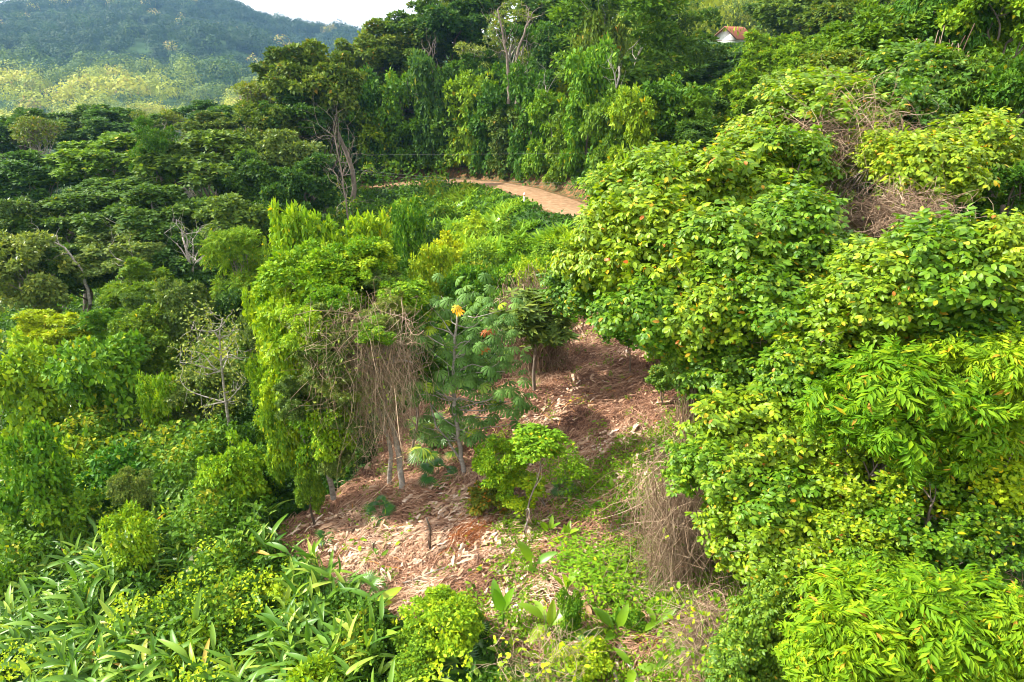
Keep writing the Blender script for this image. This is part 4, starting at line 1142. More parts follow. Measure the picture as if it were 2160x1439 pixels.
# ------------------------------------------------------------------ vine columns and mounds, left foreground
G3 = 'vine-smothered shrubs of the left slope'
VINES = [
 ('column', 'vine', 60, 840, 170, 230, 28, 'tall vine column at the left edge beside the big vine column'),
 ('column', 'vine2', 215, 850, 190, 230, 27, 'big rounded vine column in the middle of the left slope'),
 ('column', 'vine', 342, 870, 80, 160, 25.5, 'narrow bright vine pillar right of the big vine column'),
 ('mound', 'vine', 135, 930, 160, 120, 24.5, 'low sunny vine mound under the big vine column'),
 ('roundfine', 'grey', 430, 850, 150, 170, 26.5, 'pale grey-green bush around the tall thin sapling'),
 ('mound', 'vine', 410, 950, 150, 130, 22.5, 'yellow-green vine mound below the pale grey-green bush'),
 ('mound', 'vine2', 250, 945, 190, 130, 22.5, 'wide dark-sided vine mound above the palm blades'),
 ('column', 'vine2', 70, 1030, 150, 230, 20, 'leaning vine pillar near the left edge with dark hollow behind'),
 ('column', 'vine2', 150, 1090, 130, 150, 20, 'darker vine hump joined right of the leaning vine pillar'),
 ('roundfine', 'grey', 285, 1040, 80, 110, 20, 'small grey-green bush in the gap between vine mounds'),
 ('column', 'vine', 500, 1040, 130, 220, 19.5, 'sunlit vine column left of the brown clearing'),
 ('column', 'vine2', 560, 1050, 100, 190, 20.5, 'shaded vine column touching the brown clearing'),
 ('column', 'vine', 288, 1160, 115, 170, 17.5, 'squat vine pillar rising from the heliconia blades'),
 ('mound', 'vine2', 10, 1190, 110, 150, 17.5, 'dark vine mound cut by the left edge of the picture'),
 ('mound', 'vine', 400, 1300, 140, 100, 13.5, 'low yellow-green vine heap amid heliconia blades'),
 ('mound', 'vine', 560, 1230, 130, 90, 15, 'low vine heap just left of the clearing edge'),
 ('mound', 'vine', 640, 1390, 200, 130, 11, 'pale green leafy heap at the bottom edge left of center'),
 ('mound', 'vine2', 715, 1240, 80, 90, 14, 'small dark leafy clump at the lower left corner of the clearing'),
 ('roundfine', 'mid', 655, 1040, 60, 120, 18.5, 'small leafy climber standing alone at the shady clearing edge'),
 ('column', 'vine', 590, 720, 110, 200, 25.5, 'yellow-green vine curtain on the left flank of the draped tree'),
 ('column', 'vine', 575, 860, 90, 170, 24, 'bright vine curtain hanging lower left of the draped tree'),
 ('column', 'vine', 655, 545, 140, 220, 34, 'tall yellowish climber tower rising left of center'),
 ('column', 'vine', 760, 540, 130, 150, 33, 'rounded bright climber heap right of the tall yellowish tower'),
 ('column', 'mid', 600, 570, 70, 120, 36, 'greyish rounded bush on the left side of the yellowish tower'),
 ('column', 'vine2', 870, 510, 70, 130, 40, 'dark slim climber column left of the banana-like leaves'),
 ('mound', 'vine2', 785, 445, 100, 70, 46, 'round dark bush in front of the whitish dead tree'),
 ('mound', 'vine2', 720, 480, 90, 70, 43, 'leafy bush at the foot of the whitish dead tree'),
 ('mound', 'vine', 950, 540, 110, 90, 38, 'bright climber mound just below the banana-like leaves'),
 ('mound', 'vine2', 1010, 570, 100, 90, 36, 'dark-creased climber mound above the umbrella-leaved tree'),
 ('mound', 'vine', 1060, 620, 100, 80, 33, 'small bright mound behind the brown vine thicket'),
 ('mound', 'vine2', 930, 620, 110, 80, 33, 'green mound directly behind the umbrella-leaved tree'),
 ('mound', 'vine', 1090, 540, 100, 90, 37, 'light climber mound left of the broad-leaved trees'),
 ('mound', 'vine', 1150, 555, 100, 110, 35, 'vivid green climber mound touching the broad-leaved trees'),
 ('mound', 'vine2', 1130, 620, 110, 90, 32.5, 'shaded climber mound above the brown clearing corner'),
 ('mound', 'vine2', 1160, 515, 80, 60, 41, 'dark climber mound where road meets the broad-leaved trees'),
 ('mound', 'vine', 1090, 500, 90, 50, 43, 'grassy hump just this side of the dirt road'),
 ('mound', 'vine', 850, 620, 100, 90, 33, 'bright mound behind the top of the draped tree'),
 ('mound', 'vine', 830, 450, 90, 60, 47, 'low light mound left of the road, above the slim dark column'),
 ('mound', 'vine2', 1020, 500, 90, 60, 42, 'low mound between banana-like leaves and the road'),
 ('mound', 'vine2', 930, 412, 80, 40, 60, 'leafy hump hiding the left stretch of the dirt road'),
 ('mound', 'vine', 850, 410, 90, 50, 60, 'leafy hump at the leftmost end of the dirt road'),
 ('column', 'vine', 905, 575, 90, 120, 36, 'leafy climber hump right of the slim dark column'),
 ('column', 'vine2', 975, 620, 80, 100, 34, 'upright dark climber hump just over the umbrella-leaved tree'),
 ('mound', 'lime', 940, 490, 100, 70, 43, 'yellowish hump by the big-bladed clumps'),
 ('mound', 'vine', 870, 430, 90, 50, 52, 'small hump against the left end of the dirt road'),
 ('mound', 'deep', 900, 445, 80, 50, 49, 'dark little hump under the left end of the dirt road'),
 ('mound', 'vine', 1000, 440, 90, 40, 50, 'low sunny hump just under the middle of the dirt road'),
 ('mound', 'vine2', 1060, 450, 80, 40, 48, 'low dark hump just under the middle of the dirt road'),
 ('column', 'vine', 1115, 610, 80, 110, 34, 'climber hump above the top left of the clearing'),
 ('column', 'vine2', 820, 560, 80, 130, 35, 'dark-sided climber tower between the bright heap and the slim column'),
 ('column', 'vine', 690, 600, 110, 140, 30, 'bright climber hump joining the tall tower and the draped tree'),
]
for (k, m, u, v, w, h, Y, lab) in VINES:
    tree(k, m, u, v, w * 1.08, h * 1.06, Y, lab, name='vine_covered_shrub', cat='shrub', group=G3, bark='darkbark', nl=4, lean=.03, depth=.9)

# ------------------------------------------------------------------ broad-leaved slope on the right
G4 = 'broad-leaved trees of the right slope'
BROAD = [
 ('broad', 'broad', 1345, 410, 190, 160, 19, 'broad-leaved tree cresting just right of the dirt road'),
 ('broad', 'broad', 1285, 530, 180, 180, 18, 'broad-leaved tree bulging left over the climber mounds'),
 ('broad', 'broad', 1430, 400, 200, 170, 19.5, 'broad-leaved tree at the crest, right neighbor of the one by the road'),
 ('broad', 'broad', 1400, 530, 230, 190, 17, 'dense broad-leaved tree in the middle of the overhanging mass'),
 ('broad', 'broad', 1560, 390, 230, 170, 19.5, 'broad-leaved tree below the dusky thicket hollow'),
 ('broad', 'broad', 1530, 530, 230, 180, 16.5, 'broad-leaved tree between the overhanging mass and brown twig hollow'),
 ('broad', 'broad2', 1230, 610, 150, 100, 19, 'lowest left broad-leaved bough above the top corner of the clearing'),
 ('broad', 'broad', 1370, 650, 190, 150, 16, 'broad-leaved bough hanging over the upper clearing'),
 ('broad', 'broad', 1500, 660, 200, 170, 15.3, 'broad-leaved tree above the dark gap in the slope'),
 ('broadsm', 'broad', 1640, 370, 180, 150, 20, 'small-leaved bright tree left of the brown twig hollow'),
 ('broad', 'broad', 1680, 500, 220, 170, 16.5, 'broad-leaved tree directly under the brown twig hollow'),
 ('broad', 'broad2', 1760, 590, 200, 150, 15.5, 'shaded broad-leaved tree left of the largest-leaved tree'),
 ('broad', 'broad', 1640, 640, 220, 160, 14.6, 'broad-leaved tree above the brown pocket with dead flowers'),
 ('broadsm', 'broad', 1740, 260, 230, 150, 24, 'yellow-tipped tree above the brown twig hollow'),
 ('broadsm', 'broad2', 1690, 205, 150, 110, 28, 'leafy tree behind the yellow-tipped one'),
 ('broadsm', 'broad2', 1870, 270, 180, 150, 24, 'broad-leaved tree right above the brown twig hollow'),
 ('broadsm', 'broad', 1960, 370, 200, 160, 20, 'broad-leaved tree right of the brown twig hollow'),
 ('broadsm', 'broad', 2060, 330, 190, 150, 22, 'yellow-flushed tree near the right edge, upper third'),
 ('broad', 'broad2', 1890, 400, 140, 130, 21, 'dark-shaded broad-leaved tree beside the brown twigs'),
 ('broad', 'broad', 1990, 580, 270, 190, 12.8, 'largest-leaved tree with orange new leaves on the right'),
 ('broad', 'broad', 1860, 620, 230, 170, 13, 'large-leaved tree left of the orange-flushed one'),
 ('broad', 'broad', 2120, 550, 200, 170, 12.5, 'large-leaved tree cut by the right edge'),
 ('broadsm', 'broad', 1750, 700, 220, 150, 13.6, 'golden-tipped tree in the middle of the right slope'),
 ('broad', 'broad2', 2060, 680, 220, 130, 12.3, 'shaded large-leaved tree under the right-edge one'),
 ('broad', 'broad2', 1560, 800, 190, 150, 14.5, 'darker broad-leaved tree beneath the brown pocket'),
 ('broad', 'broad2', 1470, 740, 130, 140, 15.5, 'dark broad-leaved bough over the dead vine strands'),
 ('broad', 'broad2', 1430, 700, 140, 120, 17, 'low broad-leaved bough at the right rim of the upper clearing'),
 ('broad', 'broad2', 1490, 830, 90, 90, 15.5, 'small dark broad-leaved bough by the bleached forked branch'),
 ('broadsm', 'broad', 1620, 300, 170, 110, 25, 'leafy crest tree between the dusky hollow and the brown twigs'),
 ('broadsm', 'broad2', 1700, 350, 120, 110, 22, 'leafy tree touching the left side of the brown twig hollow'),
 ('broadsm', 'broad', 1860, 335, 120, 110, 21, 'leafy bough reaching over the brown twig hollow'),
 ('broad', 'broad', 1720, 800, 200, 150, 13, 'broad-leaved tree left of the feathery lime tree'),
 ('broad', 'broad', 1600, 910, 230, 160, 12.5, 'broad-leaved tree jutting over the clearing, middle height'),
 ('broadsm', 'broad', 1530, 1010, 190, 150, 12, 'yellow-leaved bough jutting farthest left over the clearing'),
 ('broad', 'broad', 1650, 1040, 210, 160, 11.6, 'broad-leaved tree right of the farthest-left bough'),
 ('broadsm', 'broad', 1740, 930, 190, 150, 12, 'small-leaved tree under the feathery lime tree'),
 ('broad', 'broad', 1590, 1130, 190, 140, 11, 'orange-speckled broad-leaved bough above the brown vines'),
 ('broad', 'broad', 1720, 1120, 200, 150, 10.8, 'broad-leaved tree with drooping tips over brown hollow'),
 ('broad', 'broad', 1680, 1200, 160, 120, 10.4, 'lowest drooping bough left of the small brown hollow'),
 ('roundleaf', 'broad', 1850, 1010, 230, 170, 11, 'round-leaved bush left of the round-leaved golden bush'),
 ('roundleaf', 'broad', 1960, 1090, 230, 170, 10, 'round-leaved shrub in the middle of the lower right'),
 ('roundleaf', 'lime', 2060, 1010, 220, 170, 10.6, 'golden round-leaved bush near the right edge'),
 ('roundleaf', 'broad', 2110, 1140, 190, 150, 9.6, 'round-leaved shrub cut by the right edge'),
 ('roundleaf', 'broad', 1830, 1150, 190, 140, 10, 'round-leaved shrub beside the drooping boughs'),
 ('roundleaf', 'broad2', 1990, 1190, 220, 110, 9.5, 'shaded round-leaved shrub above the dead twigs, lower right'),
 ('broad', 'broad', 1860, 1235, 180, 130, 9.2, 'broad-leaved bough just above the bottom feathery tree'),
 ('broad', 'broad2', 1620, 1330, 130, 200, 9.3, 'vertical broad-leaved climber left of the bottom feathery tree'),
 ('broad', 'broad2', 1560, 1400, 130, 120, 9, 'dark broad-leaved clump at the bottom edge by the clearing'),
 ('pinna', 'pinna', 1920, 850, 290, 200, 11, 'feathery lime tree in the middle of the right side'),
 ('pinna', 'pinna', 2080, 800, 220, 200, 11.2, 'feathery lime tree cut by the right edge, middle height'),
 ('pinna', 'pinna', 1830, 890, 200, 150, 11.5, 'left lobe of feathery foliage beside the middle lime tree'),
 ('pinna', 'pinna', 2050, 920, 230, 140, 10.8, 'lower feathery lime tree above the golden round-leaved bush'),
 ('pinna', 'pinna', 1830, 1370, 280, 220, 7.6, 'bottom feathery bright lime tree, left one'),
 ('pinna', 'pinna', 1980, 1330, 280, 210, 7.6, 'bottom feathery bright lime tree, middle one'),
 ('pinna', 'pinna', 2110, 1370, 240, 230, 7.4, 'bottom feathery bright lime tree in the corner'),
 ('roundfine', 'mid', 1870, 110, 210, 170, 33, 'vine-hung tree high on the upper right slope'),
 ('hang', 'mid', 1980, 60, 200, 200, 33, 'shaggy tree at the top edge, upper right'),
 ('roundfine', 'bright', 2090, 60, 200, 210, 31, 'bright green tree in the top right corner'),
 ('roundfine', 'olive', 1800, 180, 190, 130, 30, 'yellowish tree below the vine-hung tree, upper right slope'),
 ('broadsm', 'broad2', 1920, 190, 190, 140, 28, 'leafy tree in front of the vine-hung one'),
 ('hang', 'mid', 2050, 200, 200, 170, 27, 'vine-shrouded tree near the right edge under the corner tree'),
 ('roundfine', 'mid', 2140, 250, 160, 220, 25, 'vine curtain tree cut by the right edge'),
 ('roundfine', 'mid', 2120, 420, 160, 150, 20, 'leafy slope tree above the right-edge large-leaved tree'),
 ('moundfine', 'olive', 2020, 460, 180, 90, 19, 'low olive thicket behind the largest-leaved tree'),
 ('moundfine', 'mid', 1850, 30, 200, 100, 42, 'distant slope tree at the top edge, right of center'),
]
def nears(k, m, u, v, w, h, Y, lab, f=1.12, **kw):
    return tree(k, m, u, v, w * f, h * f, Y, lab, name={'pinna': 'feathery_leaved_tree', 'roundleaf': 'round_leaved_shrub'}.get(k, 'broad_leaved_tree'),
                cat='shrub' if k == 'roundleaf' else 'tree', group=G4, bark='bark', nl=7, lean=.08, r0=(.055 if u < 1450 else .07 + .0035 * Y), **kw)
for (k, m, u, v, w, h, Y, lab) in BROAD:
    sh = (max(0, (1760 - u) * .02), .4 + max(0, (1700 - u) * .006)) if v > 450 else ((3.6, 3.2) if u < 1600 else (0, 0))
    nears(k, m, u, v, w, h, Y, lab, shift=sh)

# ------------------------------------------------------------------ tangles of dead vines
def tangle(u, v, w, h, Y, n, label, mat='vinestem', hang=.5, r0=.007, depth=.8, curl=.25, stand=True, leaves=0, name='dead_vine_tangle', leafmat='broad', seed=0):
    r = np.random.default_rng(100 + seed); c = at(u, v, Y); m = px(u, v, Y); rad = np.array([w * m / 2, w * m / 2 * depth, h * m / 2])
    b = c.copy(); b[2] = float(G(b[0], b[1]))
    if c[2] - rad[2] < b[2]: c[2] = b[2] + rad[2] * .95
    t = thing(name, label, 'dead vines', b, 'dead vine tangles')
    cc = c - b; K = 10
    A = unit(r.normal(size=(n, 3))) * r.random((n, 1)) ** .4 * rad; A[:, 2] = np.abs(A[:, 2]) * .3 + rad[2] * r.uniform(-.2, .75, n)
    D = unit(r.normal(size=(n, 3)) * (1 - hang) + np.array([0, 0, -1.3]) * hang * 1.6)
    L = rad[2] * r.uniform(.7, 1.9, n) * (.5 + hang)
    E = A + D * L[:, None]
    tt = np.linspace(0, 1, K)[None, :, None]
    P = A[:, None] * (1 - tt) + E[:, None] * tt
    for f in (1, 2, 3):
        ph = r.uniform(0, 6.28, (n, 1, 1)); P = P + np.sin(tt * math.pi * f * r.uniform(.6, 1.4, (n, 1, 1)) + ph) * r.normal(size=(n, 1, 3)) * rad.mean() * curl / f
    P[..., :2] *= np.clip(1 - .25 * (P[..., 2:3] / rad[2] < -.3), 0, 1)
    P = P + cc
    P[..., 2] = np.maximum(P[..., 2], .03)
    R = r0 * r.uniform(.5, 1.5, (n, 1)) * np.linspace(1.15, .6, K)[None]
    for i in range(4):
        s = slice(i, None, 4); mb = None
    mb = MB(); V = P; 
    # one batch: constant radius template per strand
    tubes(mb, P, R, 3, np.clip(r.random(n) * .8 + .1, 0, 1)) if False else None
    tan = unit(np.gradient(P, axis=1)); ref = np.array([[.3, .8, .5]]); A_ = unit(np.cross(tan, ref)); B_ = np.cross(tan, A_)
    ang = np.arange(3) * 2.094
    VV = P[:, :, None] + R[:, :, None, None] * (np.cos(ang)[None, None, :, None] * A_[:, :, None] + np.sin(ang)[None, None, :, None] * B_[:, :, None])
    F = [(i * 3 + j, i * 3 + (j + 1) % 3, (i + 1) * 3 + (j + 1) % 3, (i + 1) * 3 + j) for i in range(K - 1) for j in range(3)]
    mb.add(VV.reshape(n, K * 3, 3), F, r.random(n))
    obj('stems', mb.mesh('stems'), M[mat], t)
    if leaves:
        mb = MB(); q = P.reshape(-1, 3)[r.integers(0, n * K, leaves)]; o = unit(q - cc)
        foliate(mb, r, q, o, [TO], .13); obj('leaves', mb.mesh('leaves'), M[leafmat], t)
    return t
tangle(1780, 345, 230, 210, 22.5, 900, 'brown leafless twig tangle framed by broad-leaved crowns, upper right', hang=.25, leaves=260, seed=1)
tangle(1910, 475, 190, 120, 18.5, 700, 'pinkish-brown twig tangle behind the orange-flushed large-leaved tree', hang=.2, leaves=60, seed=2)
tangle(1830, 480, 150, 110, 19.5, 450, 'small brown twig tangle between broad-leaved crowns under the larger one', hang=.2, leaves=120, seed=3)
tangle(1430, 1130, 150, 360, 13.4, 800, 'long brown curtain of dead vines hanging along the right side of the clearing', hang=.72, curl=.4, r0=.0045, leaves=150, seed=4)
tangle(1470, 860, 80, 300, 15, 140, 'thin dead vine strands dangling at the upper right of the clearing', hang=.9, curl=.12, mat='vinestem', seed=5)
tangle(1130, 740, 150, 210, 27, 1300, 'dark brown hanging vine thicket at the upper left of the clearing', hang=.75, curl=.25, r0=.008, seed=6, leaves=900, leafmat='deep')
tangle(1620, 740, 140, 130, 15, 300, 'brown pocket of twigs below the broad-leaved crowns', hang=.3, seed=7)
tangle(1680, 1240, 130, 170, 10.6, 550, 'brown vine hollow under the drooping boughs, lower right', hang=.6, r0=.005, leaves=60, seed=8)
tangle(1780, 1180, 60, 230, 10.2, 350, 'narrow dark column of dead vines beside the brown hollow', hang=.85, r0=.006, seed=9)
tangle(2030, 1235, 250, 110, 9.6, 420, 'pale dry twigs lying across the shrubs near the right edge', hang=.15, r0=.005, curl=.15, mat='vinestem', leaves=60, seed=10)
tangle(1490, 1350, 130, 190, 10.2, 600, 'low brown twiggy scrub at the bottom right of the clearing', hang=.35, r0=.004, leaves=420, leafmat='vine', seed=11)
tangle(1960, 190, 130, 220, 29, 260, 'brown hanging stems on the dark part of the upper right slope', hang=.8, r0=.018, seed=12)
tangle(1150, 1400, 230, 80, 10.4, 120, 'sparse dry twigs near the bottom edge below the banana-like plants', hang=.15, r0=.004, leaves=150, leafmat='vine', seed=13)

# ------------------------------------------------------------------ the vine-draped tree left of centre
def draped_tree():
    b = gpt(845, 1035); t = thing('vine_draped_tree', 'large vine-draped tree with tan hanging vines and twin pale trunks', 'tree', b)
    Y0 = b[1]; r = np.random.default_rng(8)
    def rel(u, v, dy=0): return at(u, v, Y0 + dy) - b
    mb = MB()
    for pts, r0 in (([(850, 1045), (835, 930), (800, 790), (770, 720)], .11), ([(822, 1040), (822, 960), (795, 850), (790, 760), (840, 700)], .085), ([(700, 1030), (690, 960), (655, 860), (660, 740)], .1), ([(640, 1040), (648, 950), (620, 850)], .08)):
        P = np.array([rel(u, v, r.uniform(-.5, .5)) for u, v in pts]); P[0, 2] = min(P[0, 2], .0) - .2
        s = np.r_[0, np.cumsum(np.linalg.norm(np.diff(P, axis=0), axis=1))]; q = np.linspace(0, s[-1], 12)
        Q = np.stack([np.interp(q, s, P[:, i]) for i in range(3)], 1) + r.normal(size=(12, 3)) * .03
        tubes(mb, Q, np.linspace(r0, r0 * .5, 12), 8, .5)
    for e in ((870, 765), (730, 700), (650, 700), (800, 660), (900, 740), (700, 640)):
        tubes(mb, bend(r, rel(795, 790), rel(*e, r.uniform(-1, 1)), 7, .08), np.linspace(.06, .02, 7), 6, .5)
    obj('trunk', mb.mesh('trunk', True), M['palebark'], t)
    blobs = [(640, 620, 200, 190, 1.2, 'vine'), (740, 570, 150, 130, 2.2, 'vine'), (620, 730, 150, 200, .3, 'vine'), (700, 650, 110, 100, -.2, 'vine'), (850, 640, 150, 110, 1.2, 'vine'), (600, 930, 80, 160, -.2, 'vine2'), (640, 650, 130, 120, 1.0, 'vine'), (720, 600, 150, 110, 1.6, 'vine'), (800, 620, 130, 100, 1.6, 'grey'), (700, 680, 170, 110, -.3, 'grey'), (840, 680, 100, 70, .5, 'vine2'),
             (620, 760, 100, 150, .2, 'vine'), (680, 780, 120, 120, -.9, 'grey'), (600, 880, 90, 180, 0, 'vine'), (720, 870, 100, 90, -1.2, 'grey'), (665, 910, 90, 150, -.6, 'vine2'), (770, 560, 150, 90, 2.4, 'vine'), (580, 640, 80, 130, 1.5, 'vine'), (790, 690, 120, 60, -1.0, 'grey'), (640, 700, 120, 120, -1.0, 'vine'), (830, 650, 90, 70, 0, 'grey'), (700, 960, 100, 110, -.8, 'grey'), (690, 760, 110, 90, -1.6, 'grey'), (640, 840, 120, 110, -1.2, 'grey'), (720, 820, 90, 70, -1.7, 'grey'), (700, 900, 110, 120, -1.0, 'vine'), (800, 700, 110, 60, -1.5, 'vine2')]
    for i, (u, v, w, h, dy, mt) in enumerate(blobs):
        me, _ = crown_mesh('rosette' if mt == 'grey' else ('column' if h > w else 'roundfine'), i)
        m = px(u, v, Y0 + dy); obj('crown', me, M[mt], t, rel(u, v, dy), (w * m / 2 * 1.15, w * m / 2, h * m / 2 * 1.15), i * 1.3)
    n = 950; K = 10                                   # tan vines hanging from the crown to the ground
    cx = r.uniform(655, 875, n); top = 640 + 150 * r.random(n) ** 1.3 + np.abs(cx - 770) * .15; dyy = r.normal(size=n) * .7 - .7
    A = np.array([rel(a_, v_, d_) for a_, v_, d_ in zip(cx, top, dyy)])
    L = r.uniform(.6, 4.8, n) * np.exp(-((cx - 775) / 95) ** 2 * .7)
    E = A + np.c_[r.normal(size=(n, 2)) * .35, -L]
    tt = np.linspace(0, 1, K)[None, :, None]; P = A[:, None] * (1 - tt) + E[:, None] * tt
    for f in (1, 2, 3): P = P + np.sin(tt * math.pi * f + r.uniform(0, 6.28, (n, 1, 1))) * r.normal(size=(n, 1, 3)) * .42 / f
    P[..., 2] = np.maximum(P[..., 2], G(P[..., 0] + b[0], P[..., 1] + b[1]) - b[2] + .02)
    R = r.uniform(.0025, .0065, (n, 1)) * np.where(r.random((n, 1)) < .06, 2.2, 1) * np.linspace(1, .7, K)[None]
    mb = MB(); tan = unit(np.gradient(P, axis=1)); A_ = unit(np.cross(tan, np.array([[.3, .8, .5]]))); B_ = np.cross(tan, A_); ang = np.arange(3) * 2.094
    VV = P[:, :, None] + R[:, :, None, None] * (np.cos(ang)[None, None, :, None] * A_[:, :, None] + np.sin(ang)[None, None, :, None] * B_[:, :, None])
    F = [(i * 3 + j, i * 3 + (j + 1) % 3, (i + 1) * 3 + (j + 1) % 3, (i + 1) * 3 + j) for i in range(K - 1) for j in range(3)]
    mb.add(VV.reshape(n, K * 3, 3), F, r.random(n) * .8 + .2)
    obj('hanging_vines', mb.mesh('hanging_vines'), M['vinestem'], t)
    n = 5200; k = r.integers(0, len(P), n); q = P[k, r.integers(0, K, n)]; keep = (q[:, 0] < rel(775, 850)[0] + r.normal(size=n) * .8); q = q[keep]
    mb = MB(); foliate(mb, r, q + r.normal(size=q.shape) * .08, unit(r.normal(size=q.shape)), [TR], .11); obj('vine_leaves', mb.mesh('vine_leaves'), M['grey'], t)
draped_tree()

# ------------------------------------------------------------------ umbrella-leaved tree (cecropia form)
def umbrella_tree():
    b = gpt(982, 1002); Y0 = b[1]; r = np.random.default_rng(15)
    t = thing('umbrella_leaved_tree', 'slender pale-trunked tree with dark umbrella-shaped leaves in the clearing', 'tree', b)
    def rel(u, v, dy=0): return at(u, v, Y0 + dy) - b
    def path(pts, k=14, wob=.02):
        P = np.array(pts); s = np.r_[0, np.cumsum(np.linalg.norm(np.diff(P, axis=0), axis=1))]; q = np.linspace(0, s[-1], k)
        return np.stack([np.interp(q, s, P[:, i]) for i in range(3)], 1) + r.normal(size=(k, 3)) * wob
    mb = MB()
    main = path([rel(982, 1004), rel(968, 940), rel(958, 860), (rel(955, 780)), rel(960, 700), rel(966, 640)], 18)
    main[0, 2] -= .2; tubes(mb, main, np.linspace(.085, .03, 18), 8, .5)
    obj('trunk', mb.mesh('trunk', True), M['palebark'], t)
    tips = [(905, 640), (930, 620), (1000, 610), (965, 625), (945, 650), (985, 640), (1035, 665), (1060, 650), (905, 665), (885, 690), (925, 700), (1000, 680), (1030, 700), (1060, 690), (1080, 720), (960, 710), (940, 740), (985, 730),
            (1010, 740), (1045, 740), (1075, 750), (900, 720), (960, 760), (1020, 720), (880, 800), (895, 815), (925, 800), (960, 800), (940, 790), (1000, 790), (990, 770), (1030, 800), (1050, 825), (1065, 780), (1075, 845),
            (880, 830), (905, 845), (940, 830), (965, 810), (1015, 830), (1025, 855), (1045, 850), (1085, 835), (1035, 845), (950, 870), (975, 885), (935, 900), (960, 895), (1000, 900), (985, 915), (1010, 890), (905, 900), (915, 920), (890, 895), (1085, 870), (1100, 880), (870, 815), (1010, 920), (960, 850), (1055, 760)]
    mb = MB(); LP = []
    for i, (u, v) in enumerate(tips):
        dy = r.normal() * .9; e = rel(u, v, dy)
        j = int(np.clip(np.searchsorted(main[:, 2], e[2] - r.uniform(.3, 1.2)), 4, 16))
        if i % 2 == 0 or abs(u - 958) > 60:
            tubes(mb, bend(r, main[j], e + np.array([0, 0, -.06]), 6, .08), np.linspace(.022, .008, 6), 5, .5)
        else:
            tubes(mb, bend(r, main[j], e + np.array([0, 0, -.06]), 5, .05), np.linspace(.012, .006, 5), 4, .5)
        for q in range(int(r.integers(4, 8))): LP.append(e + r.normal(size=3) * np.array([.3, .3, .2]))
    tubes(mb, path([main[1] + 0, rel(940, 920), rel(915, 895), rel(908, 850)], 10), np.linspace(.045, .02, 10), 6, .5)
    obj('branches', mb.mesh('branches', True), M['palebark'], t)
    LP = np.array(LP); n = len(LP); mb = MB()
    d = unit(np.c_[r.normal(size=(n, 2)), np.full(n, -.15)]); nr = unit(np.c_[r.normal(size=(n, 2)) * .28, np.ones(n)]) + np.array([0, -.25, 0])
    tt = r.random(n) * .9; tt[r.choice(n, 6, replace=False)] = .93
    tt[np.argmin(np.linalg.norm(LP - rel(1020, 690), axis=1))] = .99; tt[np.argmin(np.linalg.norm(LP - rel(1008, 735), axis=1))] = .985
    mb.whole = True; place(mb, CEC, LP, d, nr, r.uniform(.4, .62, n), tt)
    yl = np.array([rel(963, 648, -1.4), rel(970, 656, -1.4)]); place(mb, CEC, yl, np.array([[1., 0, -.2], [-.6, .5, -.2]]), np.array([[0, -.6, 1.], [.2, -.5, 1]]), np.array([.42, .36]), np.array([.975, .972]))
    for p_ in LP[:]:
        pass
    obj('crown', mb.mesh('crown'), M['cecro'], t)
umbrella_tree()

# ------------------------------------------------------------------ yellowish sapling, left
def sapling():
    b = at(492, 945, 24.0); b[2] = max(b[2], float(G(b[0], b[1]))) ; g = float(G(b[0], b[1])); Y0 = 24.0; b = np.array([b[0], b[1], g]); r = np.random.default_rng(18)
    t = thing('sparse_sapling', 'tall thin sapling with sparse pale leaves and bare twigs in front of bushes', 'tree', b)
    def rel(u, v, dy=0): return at(u, v, Y0 + dy) - b
    mb = MB(); P = np.array([(0, 0, -.2), rel(490, 940), rel(478, 860), rel(468, 780), rel(462, 700), rel(470, 672)])
    s = np.r_[0, np.cumsum(np.linalg.norm(np.diff(P, axis=0), axis=1))]; q = np.linspace(0, s[-1], 16); main = np.stack([np.interp(q, s, P[:, i]) for i in range(3)], 1)
    tubes(mb, main, np.linspace(.09, .02, 16), 8, .5); obj('trunk', mb.mesh('trunk', True), M['palebark'], t)
    mb = MB(); tips = []
    for (u, v) in [(400, 760), (380, 765), (420, 710), (440, 690), (480, 668), (500, 700), (515, 760), (410, 780), (390, 740), (450, 660), (505, 740), (430, 740), (485, 850), (500, 820), (400, 700), (470, 720), (495, 690), (380, 800), (520, 800), (425, 860), (450, 850)]:
        e = rel(u, v, r.normal() * .8); j = int(np.clip(np.searchsorted(main[:, 2], e[2] - .8), 7, 15))
        B = bend(r, main[j], e, 7, .08); tubes(mb, B, np.linspace(.03, .008, 7), 5, .5); tips.append(e)
        for _ in range(6):
            q0 = B[int(r.integers(3, 7))]; e2 = q0 + unit(r.normal(size=3) + np.array([0, 0, .4])) * r.uniform(.3, .8); tubes(mb, bend(r, q0, e2, 4, .1), np.linspace(.012, .004, 4), 3, .5); tips.append(e2)
    obj('branches', mb.mesh('branches', True), M['palebark'], t)
    tips = np.array(tips); q = tips[r.integers(0, len(tips), 1500)] + r.normal(size=(1500, 3)) * .16
    mb = MB(); foliate(mb, r, q, unit(r.normal(size=q.shape)), [TR], .12); obj('crown', mb.mesh('crown'), M['grey'], t)
sapling()

